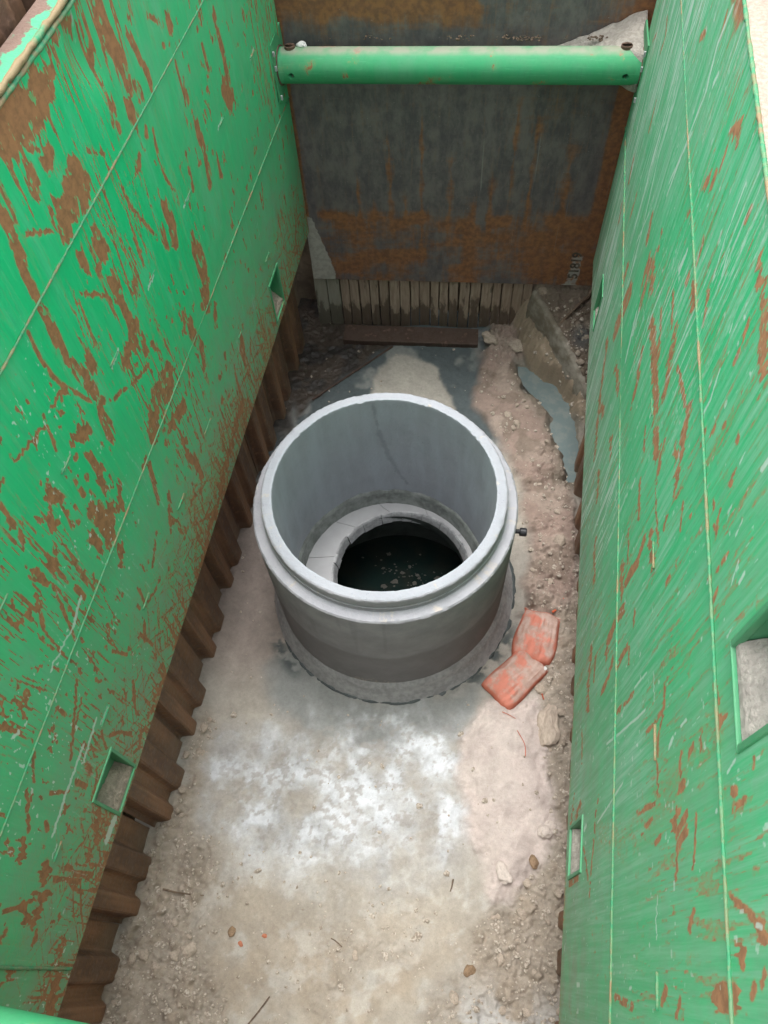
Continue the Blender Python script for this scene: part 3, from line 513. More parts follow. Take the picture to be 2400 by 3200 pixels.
def mk_concrete():
    b = NB('precast_concrete')
    v = b.coord()
    n1 = b.noise(v, 6, 5, 0.6)
    n2 = b.noise(v, 70, 5, 0.65)
    z = b.sep(v, 2)
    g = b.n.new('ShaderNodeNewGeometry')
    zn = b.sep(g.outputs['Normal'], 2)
    c = b.mix(b.remap(n1, 0.35, 0.65), (0.340, 0.332, 0.360), (0.285, 0.280, 0.305))
    # damp staining: two bands with wavy limits
    wob = b.math('MULTIPLY', b.math('SUBTRACT', b.noise(v, 2.2, 3), 0.5), 0.10)
    zz = b.math('ADD', z, wob)
    rr = b.n.new('ShaderNodeVectorMath'); rr.operation = 'LENGTH'
    cx = b.n.new('ShaderNodeCombineXYZ')
    b.l.new(b.sep(v, 0), cx.inputs[0]); b.l.new(b.sep(v, 1), cx.inputs[1])
    b.l.new(cx.outputs[0], rr.inputs[0])
    rad = rr.outputs['Value']
    outer = b.remap(rad, 0.69, 0.71)
    band = b.math('MULTIPLY', outer, b.remap(zz, 0.62, 0.57))
    c = b.mix(b.math('MULTIPLY', band, 0.72), c, (0.170, 0.158, 0.166))
    band2 = b.math('MULTIPLY', outer, b.remap(zz, 0.93, 0.86))
    c = b.mix(b.math('MULTIPLY', band2, 0.30), c, (0.20, 0.20, 0.20))
    # inside is cooler, streaked, its colour lightened to replace missing sun, with one oblique dark trickle
    inner = b.remap(rad, 0.615, 0.605)
    vz = b.coord(scale=(1, 1, 0.2))
    c = b.mix(b.math('MULTIPLY', inner, b.remap(b.noise(vz, 10, 4), 0.35, 0.7, 0.5, 0.9)), c, (0.43, 0.455, 0.50))
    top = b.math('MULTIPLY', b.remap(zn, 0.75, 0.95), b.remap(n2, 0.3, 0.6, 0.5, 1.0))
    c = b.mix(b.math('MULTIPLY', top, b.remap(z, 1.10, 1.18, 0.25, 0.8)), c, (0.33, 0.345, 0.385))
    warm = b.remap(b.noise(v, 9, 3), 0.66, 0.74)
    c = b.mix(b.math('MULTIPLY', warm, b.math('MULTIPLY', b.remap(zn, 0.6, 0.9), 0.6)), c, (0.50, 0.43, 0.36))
    pits = b.remap(b.voronoi(v, 48), 0.16, 0.08)
    pm = b.math('MULTIPLY', pits, b.remap(b.noise(v, 13, 2), 0.5, 0.6))
    c = b.mix(b.math('MULTIPLY', pm, 0.35), c, (0.13, 0.14, 0.15))
    c = b.mix(b.remap(n2, 0.55, 0.8, 0, 0.25), c, (0.17, 0.175, 0.18))
    st = b.attr('stain')
    c = b.mix(b.math('MULTIPLY', b.remap(b.math('ADD', st, b.math('MULTIPLY', b.math('SUBTRACT', n2, 0.5), 0.5)), 0.15, 0.85), 0.30), c, (0.12, 0.125, 0.125))
    mk = b.attr('mud')
    c = b.mix(b.remap(b.math('ADD', mk, b.math('MULTIPLY', b.math('SUBTRACT', n2, 0.5), 0.9)), 0.45, 0.7, 0, 0.75), c, (0.42, 0.37, 0.32))
    h = b.math('SUBTRACT', n2, b.math('MULTIPLY', pm, 0.8))
    return b.out(c, b.remap(n1, 0.3, 0.7, 0.7, 0.88), b.bump(h, 0.4, 0.006), spec=0.35)
M['concrete'] = mk_concrete()
M['mortar'] = simple('wet_mortar', (0.36, 0.36, 0.365), 0.7, 0.3, 30, 0.5, 0.008)
M['joint_mortar'] = simple('joint_mortar', (0.27, 0.285, 0.27), 0.8, 0.45, 18, 0.6, 0.01)
M['liner'] = simple('grey_liner', (0.36, 0.36, 0.37), 0.55, 0.10, 12, 0.1)
M['lip'] = simple('pale_lip', (0.40, 0.40, 0.41), 0.7, 0.3, 40, 0.4)
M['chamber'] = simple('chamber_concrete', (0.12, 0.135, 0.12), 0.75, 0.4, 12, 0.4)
M['slurry'] = simple('black_slurry', (0.055, 0.068, 0.07), 0.55, 0.3, 25, 0.6, 0.01, spec=0.5)
b = NB('sump_water'); v = b.coord()
M['sump'] = b.out(b.mix(b.remap(b.noise(v, 5, 4), 0.4, 0.65), (0.010, 0.020, 0.018), (0.020, 0.024, 0.020)), 0.06, b.bump(b.noise(v, 20, 2), 0.04, 0.01), spec=0.5)
b = NB('gully_water'); v = b.coord()
gc = b.mix(b.remap(b.noise(v, 14, 4), 0.4, 0.65), (0.145, 0.185, 0.185), (0.185, 0.215, 0.205))
M['gully'] = b.out(gc, 0.16, b.bump(b.noise(v, 30, 2), 0.05, 0.01), spec=0.5)

def mk_bag():
    b = NB('orange_sandbag'); v = b.coord()
    wv = b.n.new('ShaderNodeTexWave'); wv.inputs['Scale'].default_value = 120; wv.inputs['Distortion'].default_value = 1.0
    b.l.new(v, wv.inputs['Vector'])
    c = b.mix(b.remap(b.noise(v, 14, 3), 0.35, 0.65), (0.55, 0.18, 0.12), (0.46, 0.14, 0.09))
    g = b.n.new('ShaderNodeNewGeometry')
    up = b.remap(b.sep(g.outputs['Normal'], 2), 0.45, 0.95)
    d = b.math('MULTIPLY', up, b.remap(b.noise(v, 7, 5, 0.6), 0.40, 0.54))
    c = b.mix(b.math('MULTIPLY', d, 0.85), c, b.mix(b.remap(b.noise(v, 22, 5), 0.4, 0.6), (0.44, 0.385, 0.335), (0.33, 0.28, 0.235)))
    c = b.mix(b.math('MULTIPLY', up, 0.22), c, (0.52, 0.30, 0.25))
    h = b.math('ADD', b.math('MULTIPLY', wv.outputs['Fac'], 0.15), b.noise(v, 40, 4))
    return b.out(c, 0.85, b.bump(h, 0.4, 0.006), spec=0.25)
M['bag'] = mk_bag()

def mk_floor():
    b = NB('trench_floor'); v = b.coord()
    base = b.attr('tone', True)
    wet = b.attr('wet')
    n1 = b.noise(v, 160, 5, 0.65)
    n2 = b.noise(v, 45, 5, 0.6)
    mul = b.math('ADD', 0.60, b.math('ADD', b.math('MULTIPLY', n1, 0.42), b.math('MULTIPLY', n2, 0.38)))
    x = b.n.new('ShaderNodeVectorMath'); x.operation = 'SCALE'
    b.l.new(base, x.inputs[0]); b.l.new(mul, x.inputs['Scale'])
    c = x.outputs[0]
    grit = b.remap(b.voronoi(v, 110), 0.22, 0.12)
    gm = b.math('MULTIPLY', grit, b.remap(b.noise(v, 12, 3), 0.46, 0.6))
    c = b.mix(b.math('MULTIPLY', gm, 0.30), c, (0.13, 0.11, 0.09))
    gl = b.remap(b.voronoi(b.coord(loc=(3, 7, 1)), 85), 0.16, 0.09)
    c = b.mix(b.math('MULTIPLY', b.math('MULTIPLY', gl, b.attr('soil')), 0.35), c, (0.52, 0.48, 0.43))
    h = b.math('ADD', b.math('MULTIPLY', n1, 0.5), b.math('ADD', n2, b.math('MULTIPLY', gm, -0.5)))
    ro = b.math('SUBTRACT', 0.93, b.math('MULTIPLY', wet, 0.50))
    return b.out(c, ro, b.bump(h, 0.55, 0.008), spec=0.35)
M['floor'] = mk_floor()

def mk_plate():
    b = NB('mill_scale_plate'); v = b.coord()
    vz = b.coord(scale=(1, 1, 0.07))
    vh = b.coord(scale=(0.12, 1, 1.6))
    ru = b.attr('rust'); pale = b.attr('pale')
    n1 = b.noise(vz, 34, 7, 0.72)
    n2 = b.noise(vh, 22, 7, 0.72)
    n3 = b.noise(v, 28, 5, 0.6)
    c = b.mix(b.remap(b.noise(b.coord(scale=(1, 1, 0.5)), 11, 8, 0.72), 0.36, 0.64), (0.100, 0.090, 0.094), (0.180, 0.158, 0.150))
    c = b.mix(b.remap(n1, 0.50, 0.72, 0, 0.5), c, (0.21, 0.165, 0.13))
    c = b.mix(b.remap(n2, 0.55, 0.75, 0, 0.4), c, (0.20, 0.185, 0.175))
    e = b.math('ADD', b.math('MULTIPLY', n1, 0.5), b.math('ADD', b.math('MULTIPLY', n2, 0.35), b.math('MULTIPLY', n3, 0.15)))
    f = b.math('ADD', ru, b.math('MULTIPLY', b.math('SUBTRACT', e, 0.5), 1.7))
    rc = b.mix(b.remap(n3, 0.35, 0.65), (0.33, 0.135, 0.045), (0.20, 0.085, 0.040))
    c = b.mix(b.math('MULTIPLY', b.remap(f, 0.32, 0.80), 0.85), c, rc)
    pf = b.math('ADD', pale, b.math('MULTIPLY', b.math('SUBTRACT', n3, 0.5), 0.8))
    c = b.mix(b.remap(pf, 0.42, 0.58), c, b.mix(b.remap(n3, 0.4, 0.6), (0.44, 0.42, 0.37), (0.36, 0.34, 0.30)))
    drip = b.math('MULTIPLY', b.remap(b.noise(b.coord(scale=(1, 1, 0.012)), 55, 2), 0.70, 0.73), b.remap(b.noise(v, 3, 2), 0.45, 0.6))
    c = b.mix(b.math('MULTIPLY', drip, 0.4), c, (0.33, 0.32, 0.29))
    sp = b.remap(b.voronoi(v, 22), 0.06, 0.035)
    c = b.mix(b.math('MULTIPLY', sp, 0.5), c, (0.45, 0.42, 0.38))
    return b.out(c, b.remap(n3, 0.3, 0.7, 0.5, 0.8), b.bump(b.math('ADD', n3, b.math('MULTIPLY', n2, 0.6)), 0.35, 0.006), spec=0.4)
M['plate'] = mk_plate()

def mk_plank(name, lo, hi, dark):
    b = NB(name); v = b.coord()
    r = b.rand()
    off = b.n.new('ShaderNodeVectorMath'); off.operation = 'ADD'
    b.l.new(b.coord(scale=(1, 1, 0.09)), off.inputs[0])
    cc = b.n.new('ShaderNodeCombineXYZ'); b.l.new(b.math('MULTIPLY', r, 31.0), cc.inputs[0]); b.l.new(b.math('MULTIPLY', r, 17.0), cc.inputs[2])
    b.l.new(cc.outputs[0], off.inputs[1])
    g = b.noise(off.outputs[0], 60, 5, 0.65)
    off2 = b.n.new('ShaderNodeVectorMath'); off2.operation = 'ADD'
    b.l.new(b.coord(scale=(1, 1, 0.3)), off2.inputs[0]); b.l.new(cc.outputs[0], off2.inputs[1])
    st = b.noise(off2.outputs[0], 13, 4, 0.6)
    c = b.mix(b.remap(g, 0.35, 0.65), lo, hi)
    c = b.mix(b.math('MULTIPLY', r, 0.45), c, lo)
    z = b.sep(v, 2)
    wt = b.math('ADD', st, b.remap(z, 0.35, 0.0, 0.0, 0.28))
    c = b.mix(b.math('MULTIPLY', b.remap(wt, 0.56, 0.66), 0.75), c, dark)
    return b.out(c, b.remap(st, 0.4, 0.6, 0.85, 0.6), b.bump(g, 0.5, 0.006), spec=0.3)
M['plank'] = mk_plank('weathered_board', (0.30, 0.22, 0.165), (0.44, 0.345, 0.265), (0.075, 0.052, 0.038))
M['pale_plank'] = mk_plank('cement_smeared_board', (0.30, 0.28, 0.225), (0.36, 0.34, 0.28), (0.085, 0.072, 0.052))
M['sill'] = mk_plank('wet_brown_timber', (0.115, 0.072, 0.055), (0.17, 0.115, 0.09), (0.055, 0.036, 0.028))

# ------------------------------------------------------------------ trench floor (structure)
FX0, FX1, FY0, FY1, FD = -1.26, 1.36, -3.2, 2.62, 0.0078
nx = int((FX1 - FX0) / FD) + 1
ny = int((FY1 - FY0) / FD) + 1
GX, GY = np.meshgrid(FX0 + FD * np.arange(nx), FY0 + FD * np.arange(ny), indexing='ij')
wobx = (fbm(GX * 7, GY * 7, 3, 4) - 0.5) * 0.10
woby = (fbm(GX * 7, GY * 7, 9, 4) - 0.5) * 0.10
SD = {k: poly_sd(GX + wobx, GY + woby, p) for k, p in REG.items()}

SLAB_A = np.array((0.72, 2.36)); SLAB_B = np.array((1.24, 1.60))      # line of the broken concrete edge
def bank_height(x, y):
    d = SLAB_B - SLAB_A
    L_ = np.hypot(*d); d = d / L_
    t = ((x - SLAB_A[0]) * d[0] + (y - SLAB_A[1]) * d[1]) / L_
    s = -(x - SLAB_A[0]) * d[1] + (y - SLAB_A[1]) * d[0]              # positive to the right/back
    hr = np.interp(t, [-0.6, 0, 0.3, 0.65, 1.0, 1.3], [0.50, 0.45, 0.40, 0.30, 0.14, 0.0])
    toe = np.interp(t, [-0.1, 0.12, 0.3, 0.6, 1.0], [0.09, 0.12, 0.17, 0.15, 0.11])
    left = 0.64 * np.clip((s + toe) / (toe - 0.015), 0, 1) ** 0.8
    up = np.where(s > 0, 0.64 + 0.36 * sstep(0.0, 0.03, s), left)
    up = np.where(t < -0.02, np.maximum(up * 0.0, 0.64 * sstep(-0.10, 0.0, s) + 0.36 * sstep(0.0, 0.06, s)), up)
    return hr * up, s, t

def lump(x, y, sc, seed):
    a = vnoise(x * sc, y * sc, seed)
    return np.abs(a - 0.5) * 2

def floor_fields(x, y, SD):
    h = (fbm(x * 2.3, y * 2.3, 1, 3) - 0.5) * 0.025 + (fbm(x * 11, y * 11, 2, 4) - 0.5) * 0.014 + (fbm(x * 38, y * 38, 4, 2) - 0.5) * 0.006
    rough = np.zeros(x.shape)
    soil = np.maximum(sstep(-0.05, 0.06, SD['rightsoil']), sstep(-0.05, 0.07, SD['leftsoil']))
    clay = np.maximum(sstep(-0.03, 0.06, SD['clay']), sstep(0.36, 0.44, x + wobx * 1.5) * sstep(2.02, 2.12, y + woby))
    sand = sstep(-0.045, 0.045, SD['sand'])
    mud = np.maximum(sstep(-0.04, 0.05, SD['backmud']), sstep(2.10, 2.20, y + wobx) * sstep(-0.15, -0.35, x) + sstep(-0.93, -1.0, x + woby) * sstep(0.9, 1.3, y))
    mud = np.clip(mud, 0, 1)
    near = sstep(-1.7, -2.3, y)
    soil2 = np.maximum(soil, near * sstep(0.44, 0.66, fbm(x * 3.1, y * 3.1, 23, 3)) * 0.55)
    cl = fbm(x * 26, y * 26, 5, 4) ** 1.0
    cl2 = lump(x, y, 19, 8) + 0.6 * lump(x, y, 41, 12)
    wx_ = x + (fbm(x * 20, y * 20, 131, 3) - 0.5) * 0.03; wy_ = y + (fbm(x * 20, y * 20, 133, 3) - 0.5) * 0.03
    c1, v1 = cells(wx_, wy_, 17, 41); c2, v2 = cells(wx_, wy_, 40, 43)
    clod = 0.040 * sstep(0.75, 0.2, c1) * np.clip(v1 - 0.30, 0, 1) + 0.020 * sstep(0.7, 0.15, c2) * (0.25 + 0.75 * v2)
    h += soil2 * (0.030 * (cl - 0.5) + clod)
    h += clay * (0.030 + 0.035 * (fbm(x * 9, y * 9, 44, 4) - 0.45) + clod * 1.1 * sstep(0.46, 0.6, fbm(x * 4, y * 4, 15, 3)))
    h += sstep(-0.03, 0.15, SD['sand']) * 0.065 + sand * (0.030 * (fbm(x * 6, y * 6, 51, 5) - 0.4) + clod * (0.15 + 0.8 * sstep(0.07, 0.0, SD['sand'])))
    h += mud * (0.02 * (cl - 0.5) - 0.012)
    # soil heaped against both sheet walls
    h += 0.06 * sstep(-0.86, -1.10, x) * sstep(0.4, -0.6, y) + 0.03 * sstep(1.02, 1.22, x) * sstep(0.6, -0.1, y)
    # left clay shelf beside the ring
    shelf = sstep(-0.55, -0.72, x) * sstep(-1.2, -0.9, y) * sstep(1.3, 1.0, y)
    h += shelf * (0.012 + 0.012 * (fbm(x * 14, y * 14, 71, 4) - 0.5))
    # bank in the far right corner and the wet gully below it
    bh, s, t = bank_height(x + (fbm(x * 6, y * 6, 61, 3) - 0.5) * 0.05, y)
    bank = sstep(0.01, 0.06, bh)
    h = h * (1 - 0.6 * bank) + bh + bank * (0.045 * (fbm(x * 9, y * 9, 63, 5) - 0.5) + clod)
    gul = sstep(-0.015, 0.05, SD['water'] + 0.022 + (fbm(x * 16, y * 16, 77, 3) - 0.5) * 0.035)
    h = h - gul * (h + 0.065)
    # --- colours (real surface colours)
    def C(*c): return np.array(c)
    col = np.zeros(x.shape + (3,)) + C(0.395, 0.36, 0.31)
    def lay(m, c):
        nonlocal col
        col = col + (C(*c) - col) * np.clip(m, 0, 1)[..., None]
    big = fbm(x * 1.6, y * 1.6, 81, 4)
    lay(sstep(0.40, 0.70, big) * 0.6, (0.36, 0.335, 0.30))
    lay(sstep(-1.5, -2.0, y) * sstep(0.30, 0.70, fbm(x * 2.5, y * 2.5, 83, 6, 0.62)) * 0.6, (0.45, 0.395, 0.32))
    lay(near * sstep(0.42, 0.68, fbm(x * 2.0 + 9, y * 2.0, 84, 6, 0.62)) * 0.7, (0.34, 0.275, 0.205))
    lay(sstep(-1.0, -0.5, y) * sstep(1.2, 0.7, y) * sstep(-0.45, -0.7, x), (0.30, 0.252, 0.222))
    back = sstep(0.5, 0.9, y) * sstep(0.75, 0.5, x)
    lay(back, (0.225, 0.235, 0.225))
    lay(back * sstep(0.42, 0.54, fbm(x * 4, y * 4, 86, 4)), (0.085, 0.105, 0.11))
    dry = sstep(-0.02, 0.03, SD['dry'])
    lay(dry, (0.40, 0.375, 0.33))
    damp = sstep(-0.10, 0.05, SD['damp'])
    lay(damp * 0.9, (0.235, 0.245, 0.24))
    # lime-white slurry, blotchy
    wp = fbm(x * 9 + wobx * 8, y * 9 + woby * 8, 91, 6, 0.58)
    wbig = fbm(x * 2.7, y * 2.7, 93, 3)
    wt = sstep(-0.26, 0.14, SD['white'])
    film = wt * sstep(0.30, 0.56, wbig * 0.5 + wp * 0.5)
    lay(film * 0.75, (0.47, 0.475, 0.48))
    lay(wt * sstep(0.44, 0.66, wp * 0.62 + wbig * 0.42 - 0.02) * 0.85, (0.56, 0.575, 0.60))
    lay(wt * sstep(0.56, 0.66, wp * 0.7 + wbig * 0.3) * 0.9, (0.63, 0.65, 0.68))
    lay(wt * sstep(0.60, 0.64, fbm(x * 30, y * 30, 95, 3)) * 0.6, (0.33, 0.30, 0.27))
    lay(sstep(0.50, 0.66, fbm(x * 9 + 3, y * 9, 97, 6, 0.65)) * sstep(-1.4, -1.8, y) * 0.35, (0.55, 0.54, 0.51))
    lay(soil2, (0.325, 0.275, 0.22))
    lay(soil2 * v2 * 0.55, (0.42, 0.37, 0.31))
    lay(soil2 * sstep(0.5, 0.9, v1) * 0.4, (0.36, 0.29, 0.22))
    lay(soil2 * sstep(0.45, 0.30, cl) * 0.35, (0.18, 0.15, 0.115))
    lay(sstep(-2.05, -2.4, y) * sstep(0.6, 0.8, x) * sstep(0.5, 0.6, fbm(x * 5, y * 5, 99, 4)) * 0.8, (0.50, 0.50, 0.49))
    lay(sand, (0.545, 0.465, 0.425))
    lay(sand * sstep(0.5, 0.7, fbm(x * 6, y * 6, 101, 4)) * 0.5, (0.60, 0.53, 0.48))
    lay(clay, (0.315, 0.235, 0.195))
    lay(clay * sstep(0.50, 0.62, fbm(x * 5, y * 5, 103, 4)) * 0.7, (0.39, 0.315, 0.26))
    lay(clay * sstep(0.48, 0.38, fbm(x * 9, y * 9, 105, 4)) * 0.6, (0.20, 0.155, 0.12))
    edge = sstep(0.10, 0.0, np.abs(SD['water'] + 0.03))
    lay(edge * 0.7, (0.155, 0.135, 0.10))
    lay(mud, (0.068, 0.053, 0.042))
    lay(mud * sstep(0.5, 0.62, fbm(x * 8, y * 8, 107, 4)) * 0.8, (0.032, 0.030, 0.029))
    lay(bank * (s < 0.02), (0.36, 0.285, 0.205))
    lay(bank * sstep(0.0, 0.03, s), (0.185, 0.145, 0.11))
    lay(bank * sstep(0.02, 0.06, s) * sstep(0.55, 0.65, fbm(x * 8, y * 8, 109, 4)), (0.31, 0.25, 0.19))
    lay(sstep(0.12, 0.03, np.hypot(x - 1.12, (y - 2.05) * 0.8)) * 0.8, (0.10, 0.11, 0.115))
    # black slurry against the foot of the ring (front right, right and left)
    r = np.hypot(x, y)
    th = np.arctan2(y, x)
    ring = sstep(0.075, 0.0, np.abs(r - 0.86 - 0.03 * np.sin(3 * th)))
    pat = np.maximum(sstep(0.5, 0.2, np.abs(th + 0.55)), sstep(0.25, 0.1, np.abs(th + 2.35)))
    lay(ring * pat * sstep(0.38, 0.55, fbm(x * 18, y * 18, 111, 4)) * 0.95, (0.07, 0.085, 0.085))
    col = col * np.clip(0.82 + 0.30 * (fbm(x * 17, y * 17, 141, 5, 0.6) - 0.5) + 0.25 * (fbm(x * 5, y * 5, 143, 4) - 0.5), 0.5, 1.2)[..., None]
    wet = np.clip(back * (1 - dry) * 0.5 + damp * 0.35 + edge * 0.6 + mud * 0.45 + ring * pat * 0.5, 0, 1)
    return h, col, wet, np.clip(soil2 + bank + clay * 0.6, 0, 1)

FH, FC, FW, FS = floor_fields(GX, GY, SD)
cxr = 0.5 * (GX[:-1, :-1] + GX[1:, 1:]); cyr = 0.5 * (GY[:-1, :-1] + GY[1:, 1:])
keep = np.hypot(cxr, cyr) > 0.69
V = np.stack([GX, GY, FH], -1).reshape(-1, 3)
F = grid_faces(nx, ny, keep)
V, F, A_, C_ = compact(V, F, {'wet': FW, 'soil': FS}, {'tone': FC})
floor = link('trench_floor', np_mesh('trench_floor', V, F, A_, True, C_), M['floor'])
tag(floor, 'grey tan trench floor of concrete blinding and trampled clay', 'floor', kind='structure')

def floor_z(x, y):
    i = min(max((x - FX0) / FD, 0), nx - 2); j = min(max((y - FY0) / FD, 0), ny - 2)
    return float(FH[int(round(i)), int(round(j))])

# ground around the trench top and the earth faces behind the sheeting
M['earth'] = simple('bare_earth', (0.28, 0.22, 0.16), 0.95, 0.4, 8, 0.8, 0.03)
bm = bmesh.new()
HX0, HX1, HY0, HY1, GZ = -1.20, 1.33, -3.15, 2.55, 3.30
n = 24
def gring(k):
    f = [0, 0.4, 1.4, 4, 12, 60, 160][k]
    return [(HX0 - f, HY0 - f), (HX1 + f, HY0 - f), (HX1 + f, HY1 + f), (HX0 - f, HY1 + f)]
prev = None
for k in range(7):
    cur = []
    cs = gring(k)
    for q in range(4):
        a = cs[q]; c2 = cs[(q + 1) % 4]
        for s_ in range(n):
            t_ = s_ / n
            zz = GZ + (random.uniform(-0.05, 0.05) if 0 < k < 5 else 0)
            cur.append(bm.verts.new((a[0] + (c2[0] - a[0]) * t_, a[1] + (c2[1] - a[1]) * t_, zz)))
    if prev:
        for q in range(4 * n):
            bm.faces.new((prev[q], prev[(q + 1) % (4 * n)], cur[(q + 1) % (4 * n)], cur[q]))
    else:
        low = [bm.verts.new((v_.co.x, v_.co.y, -0.4)) for v_ in cur]
        for q in range(4 * n):
            bm.faces.new((low[q], low[(q + 1) % (4 * n)], cur[(q + 1) % (4 * n)], cur[q]))
    prev = cur
tag(bm_obj('ground', bm, M['earth'], smooth=True), 'bare earth around the top of the trench', 'ground', kind='structure')
# ------------------------------------------------------------------ trench shield panels
PD = 0.0052
def bead_mesh(name, p0, p1, r=0.006, step=0.02, broken=0.0):
    p0 = Vector(p0); p1 = Vector(p1)
    n_ = max(int((p1 - p0).length / step), 2)
    bm = bmesh.new()
    pts, rr = [], []
    for i in range(n_ + 1):
        t_ = i / n_
        pts.append(p0.lerp(p1, t_) + Vector((0, random.uniform(-1, 1), random.uniform(-1, 1))) * r * 0.18)
        rr.append(r * random.uniform(0.78, 1.18))
    tube(bm, pts, rr, 6)
    return bm

def make_panel(side):
    left = side == 'left'
    X = XL if left else XR
    sg = -1 if left else 1                      # outward direction
    zb, zt = (ZBL, ZTL) if left else (ZBR, ZTR)
    ya, yb = YA, (2.165 if left else 2.19)
    root = empty('trench_shield_panel', (X, 0, zb))
    holes = ([(-1.78, -1.575, 1.055, 1.37), (1.235, 1.425, 1.075, 1.365)] if left else
             [(-1.715, -1.52, 1.045, 1.325), (1.40, 1.57, 1.09, 1.36), (-1.67, -1.455, 3.085, 3.33)])
    nu = int(round((yb - ya) / PD)) + 1
    nv = int(round((zt - zb) / PD)) + 1
    ys = np.linspace(ya, yb, nu); zs = np.linspace(zb, zt, nv)
    Yg, Zg = np.meshgrid(ys, zs, indexing='ij')
    # snap grid lines to the socket openings
    Yw, Zw = Yg.copy(), Zg.copy()
    rust = np.zeros(Yg.shape); pale = np.zeros(Yg.shape)
    s0 = 200 if left else 260
    wy = (fbm(Yg * 34, Zg * 10, s0, 3) - 0.5) * 0.022 + (fbm(Yg * 6, Zg * 3, s0 + 3, 3) - 0.5) * 0.05
    wz = (fbm(Yg * 85, Zg * 7, s0 + 5, 3) - 0.5) * 0.11 + (fbm(Yg * 10, Zg * 6, s0 + 9, 3) - 0.5) * 0.05
    warp = (wy, wz)
    for st in (RUST_L if left else RUST_R):
        k = 0.95 if left else 1.35
        st2 = [(y, z, w * k) for y, z, w in st]
        w = max(q[2] for q in st2)
        big_ = w > 0.011
        paint(rust, ya, zb, PD, st2, soft=0.012 + 0.35 * w, amp=1.0 if big_ else 0.80, warp=warp, k=(0.55 if w > 0.026 else 0.85) if big_ else 0.30)
    for st in (PALE_L if left else PALE_R):
        st2 = [(y, z, w * (0.7 if left else 0.55)) for y, z, w in st]
        paint(pale, ya, zb, PD, st2, soft=0.008 + max(q[2] for q in st2) * 0.8, amp=0.8, warp=warp, k=0.25)
    if not left:
        paint(rust, ya, zb, PD, [(-1.62, 1.62, 0.03), (-1.72, 2.1, 0.035), (-1.66, 2.55, 0.04), (-1.60, 2.95, 0.03)], 0.10, 0.42)
    rg = np.random.default_rng(5 if left else 6)
    den = fbm(Yg * 1.4, Zg * 1.1, s0 + 11, 3)
    lowz = sstep(1.15, 0.1, Zg - zb)
    # flakes left standing inside the bare patches
    rust -= 0.55 * sstep(0.63, 0.72, fbm(Yg * 42, Zg * 20, s0 + 13, 3)) * (rust > 0.3)
    # families of hairline scrapes: upright everywhere, crossing directions low down
    def hair(ang, fy, fz_, seed, thr, wdt=0.03):
        c_, s_ = math.cos(ang), math.sin(ang)
        a_ = Yg * c_ + Zg * s_; b_ = -Yg * s_ + Zg * c_
        a_ = a_ + (fbm(a_ * 4, b_ * 2, seed + 7, 2) - 0.5) * 0.05
        return sstep(thr, thr + wdt, fbm(a_ * fy, b_ * fz_, seed, 2))
    up = np.maximum(hair(0.03, 120, 4.5, s0 + 21, 0.68), hair(-0.10, 90, 3.0, s0 + 23, 0.71))
    gate = sstep(0.40, 0.58, den)
    rust = np.maximum(rust, up * (0.34 + 0.44 * gate) * (1.0 if left else 0.62))
    cross = np.maximum(hair(0.75, 105, 6, s0 + 31, 0.70), np.maximum(hair(-0.65, 105, 6, s0 + 33, 0.70), hair(1.35, 110, 6, s0 + 35, 0.71)))
    rust = np.maximum(rust, cross * (0.66 if left else 0.3) * (0.15 + 0.85 * lowz))
    chips = sstep(0.70, 0.76, fbm(Yg * 40, Zg * 17, s0 + 41, 3)) * sstep(0.42, 0.55, fbm(Yg * 2.1, Zg * 1.6, s0 + 43, 3))
    rust = np.maximum(rust, chips * (0.70 if left else 0.42))
    # pale scuffs
    if left:
        sc_ = hair(0.0, 110, 4, s0 + 51, 0.72) * 0.45 * sstep(0.5, 0.62, fbm(Yg * 1.7, Zg * 1.7, s0 + 53, 2))
        spk = sstep(0.785, 0.81, fbm(Yg * 70, Zg * 38, s0 + 55, 2)) * sstep(0.45, 0.6, fbm(Yg * 1.5 + 3, Zg * 1.5, s0 + 57, 2)) * sstep(0.2, -1.2, Yg)
    else:
        far = 0.35 + 0.65 * sstep(-1.1, 0.3, Yg)
        sc_ = np.maximum(hair(0.02, 120, 3.2, s0 + 51, 0.60, 0.10), hair(-0.05, 70, 2.2, s0 + 52, 0.64, 0.10)) * 0.90 * far * (0.5 + 0.5 * sstep(0.35, 0.6, fbm(Yg * 1.7, Zg * 0.9, s0 + 53, 3)))
        spk = 0.75 * sstep(0.79, 0.85, fbm(Yg * 48, Zg * 30, s0 + 55, 2))
    pale = np.maximum(pale, np.maximum(sc_, spk * 0.8))
    # bare steel along the lower edge and worn corners
    e_low = sstep(0.12, 0.0, Zg - zb)
    rust = np.maximum(rust, e_low * (0.10 + 0.80 * fbm(Yg * 5, Zg * 9, 301, 4)) * (0.72 if left else 0.8))
    if left:
        rust = np.maximum(rust, sstep(0.85, 0.0, Zg - zb) * sstep(0.49, 0.62, fbm(Yg * 3.2 + wy * 20, Zg * 1.3 + wz * 4, 303, 5, 0.6)) * 0.52)
    rust = np.maximum(rust, sstep(0.16, 0.0, zt - Zg) * sstep(0.46, 0.62, fbm(Yg * 2.5, Zg * 2 + wz * 6, 305, 4)) * 0.85)
    dust = (0.0 if left else 0.10) + (0.92 if left else 0.85) * sstep(1.45, 0.0, Zg - zb) + 0.12 * fbm(Yg * 2, Zg * 2, 307, 3)
    dust += 0.30 * sstep(0.4, 0.65, fbm(Yg * 1.1 + 4, Zg * 0.5, 309, 3)) * sstep(0.3, 1.6, Zg - zb)
    Xo = np.zeros(Yg.shape)
    Xo += (fbm(Yg * 0.9, Zg * 0.9, 311, 3) - 0.5) * 0.010
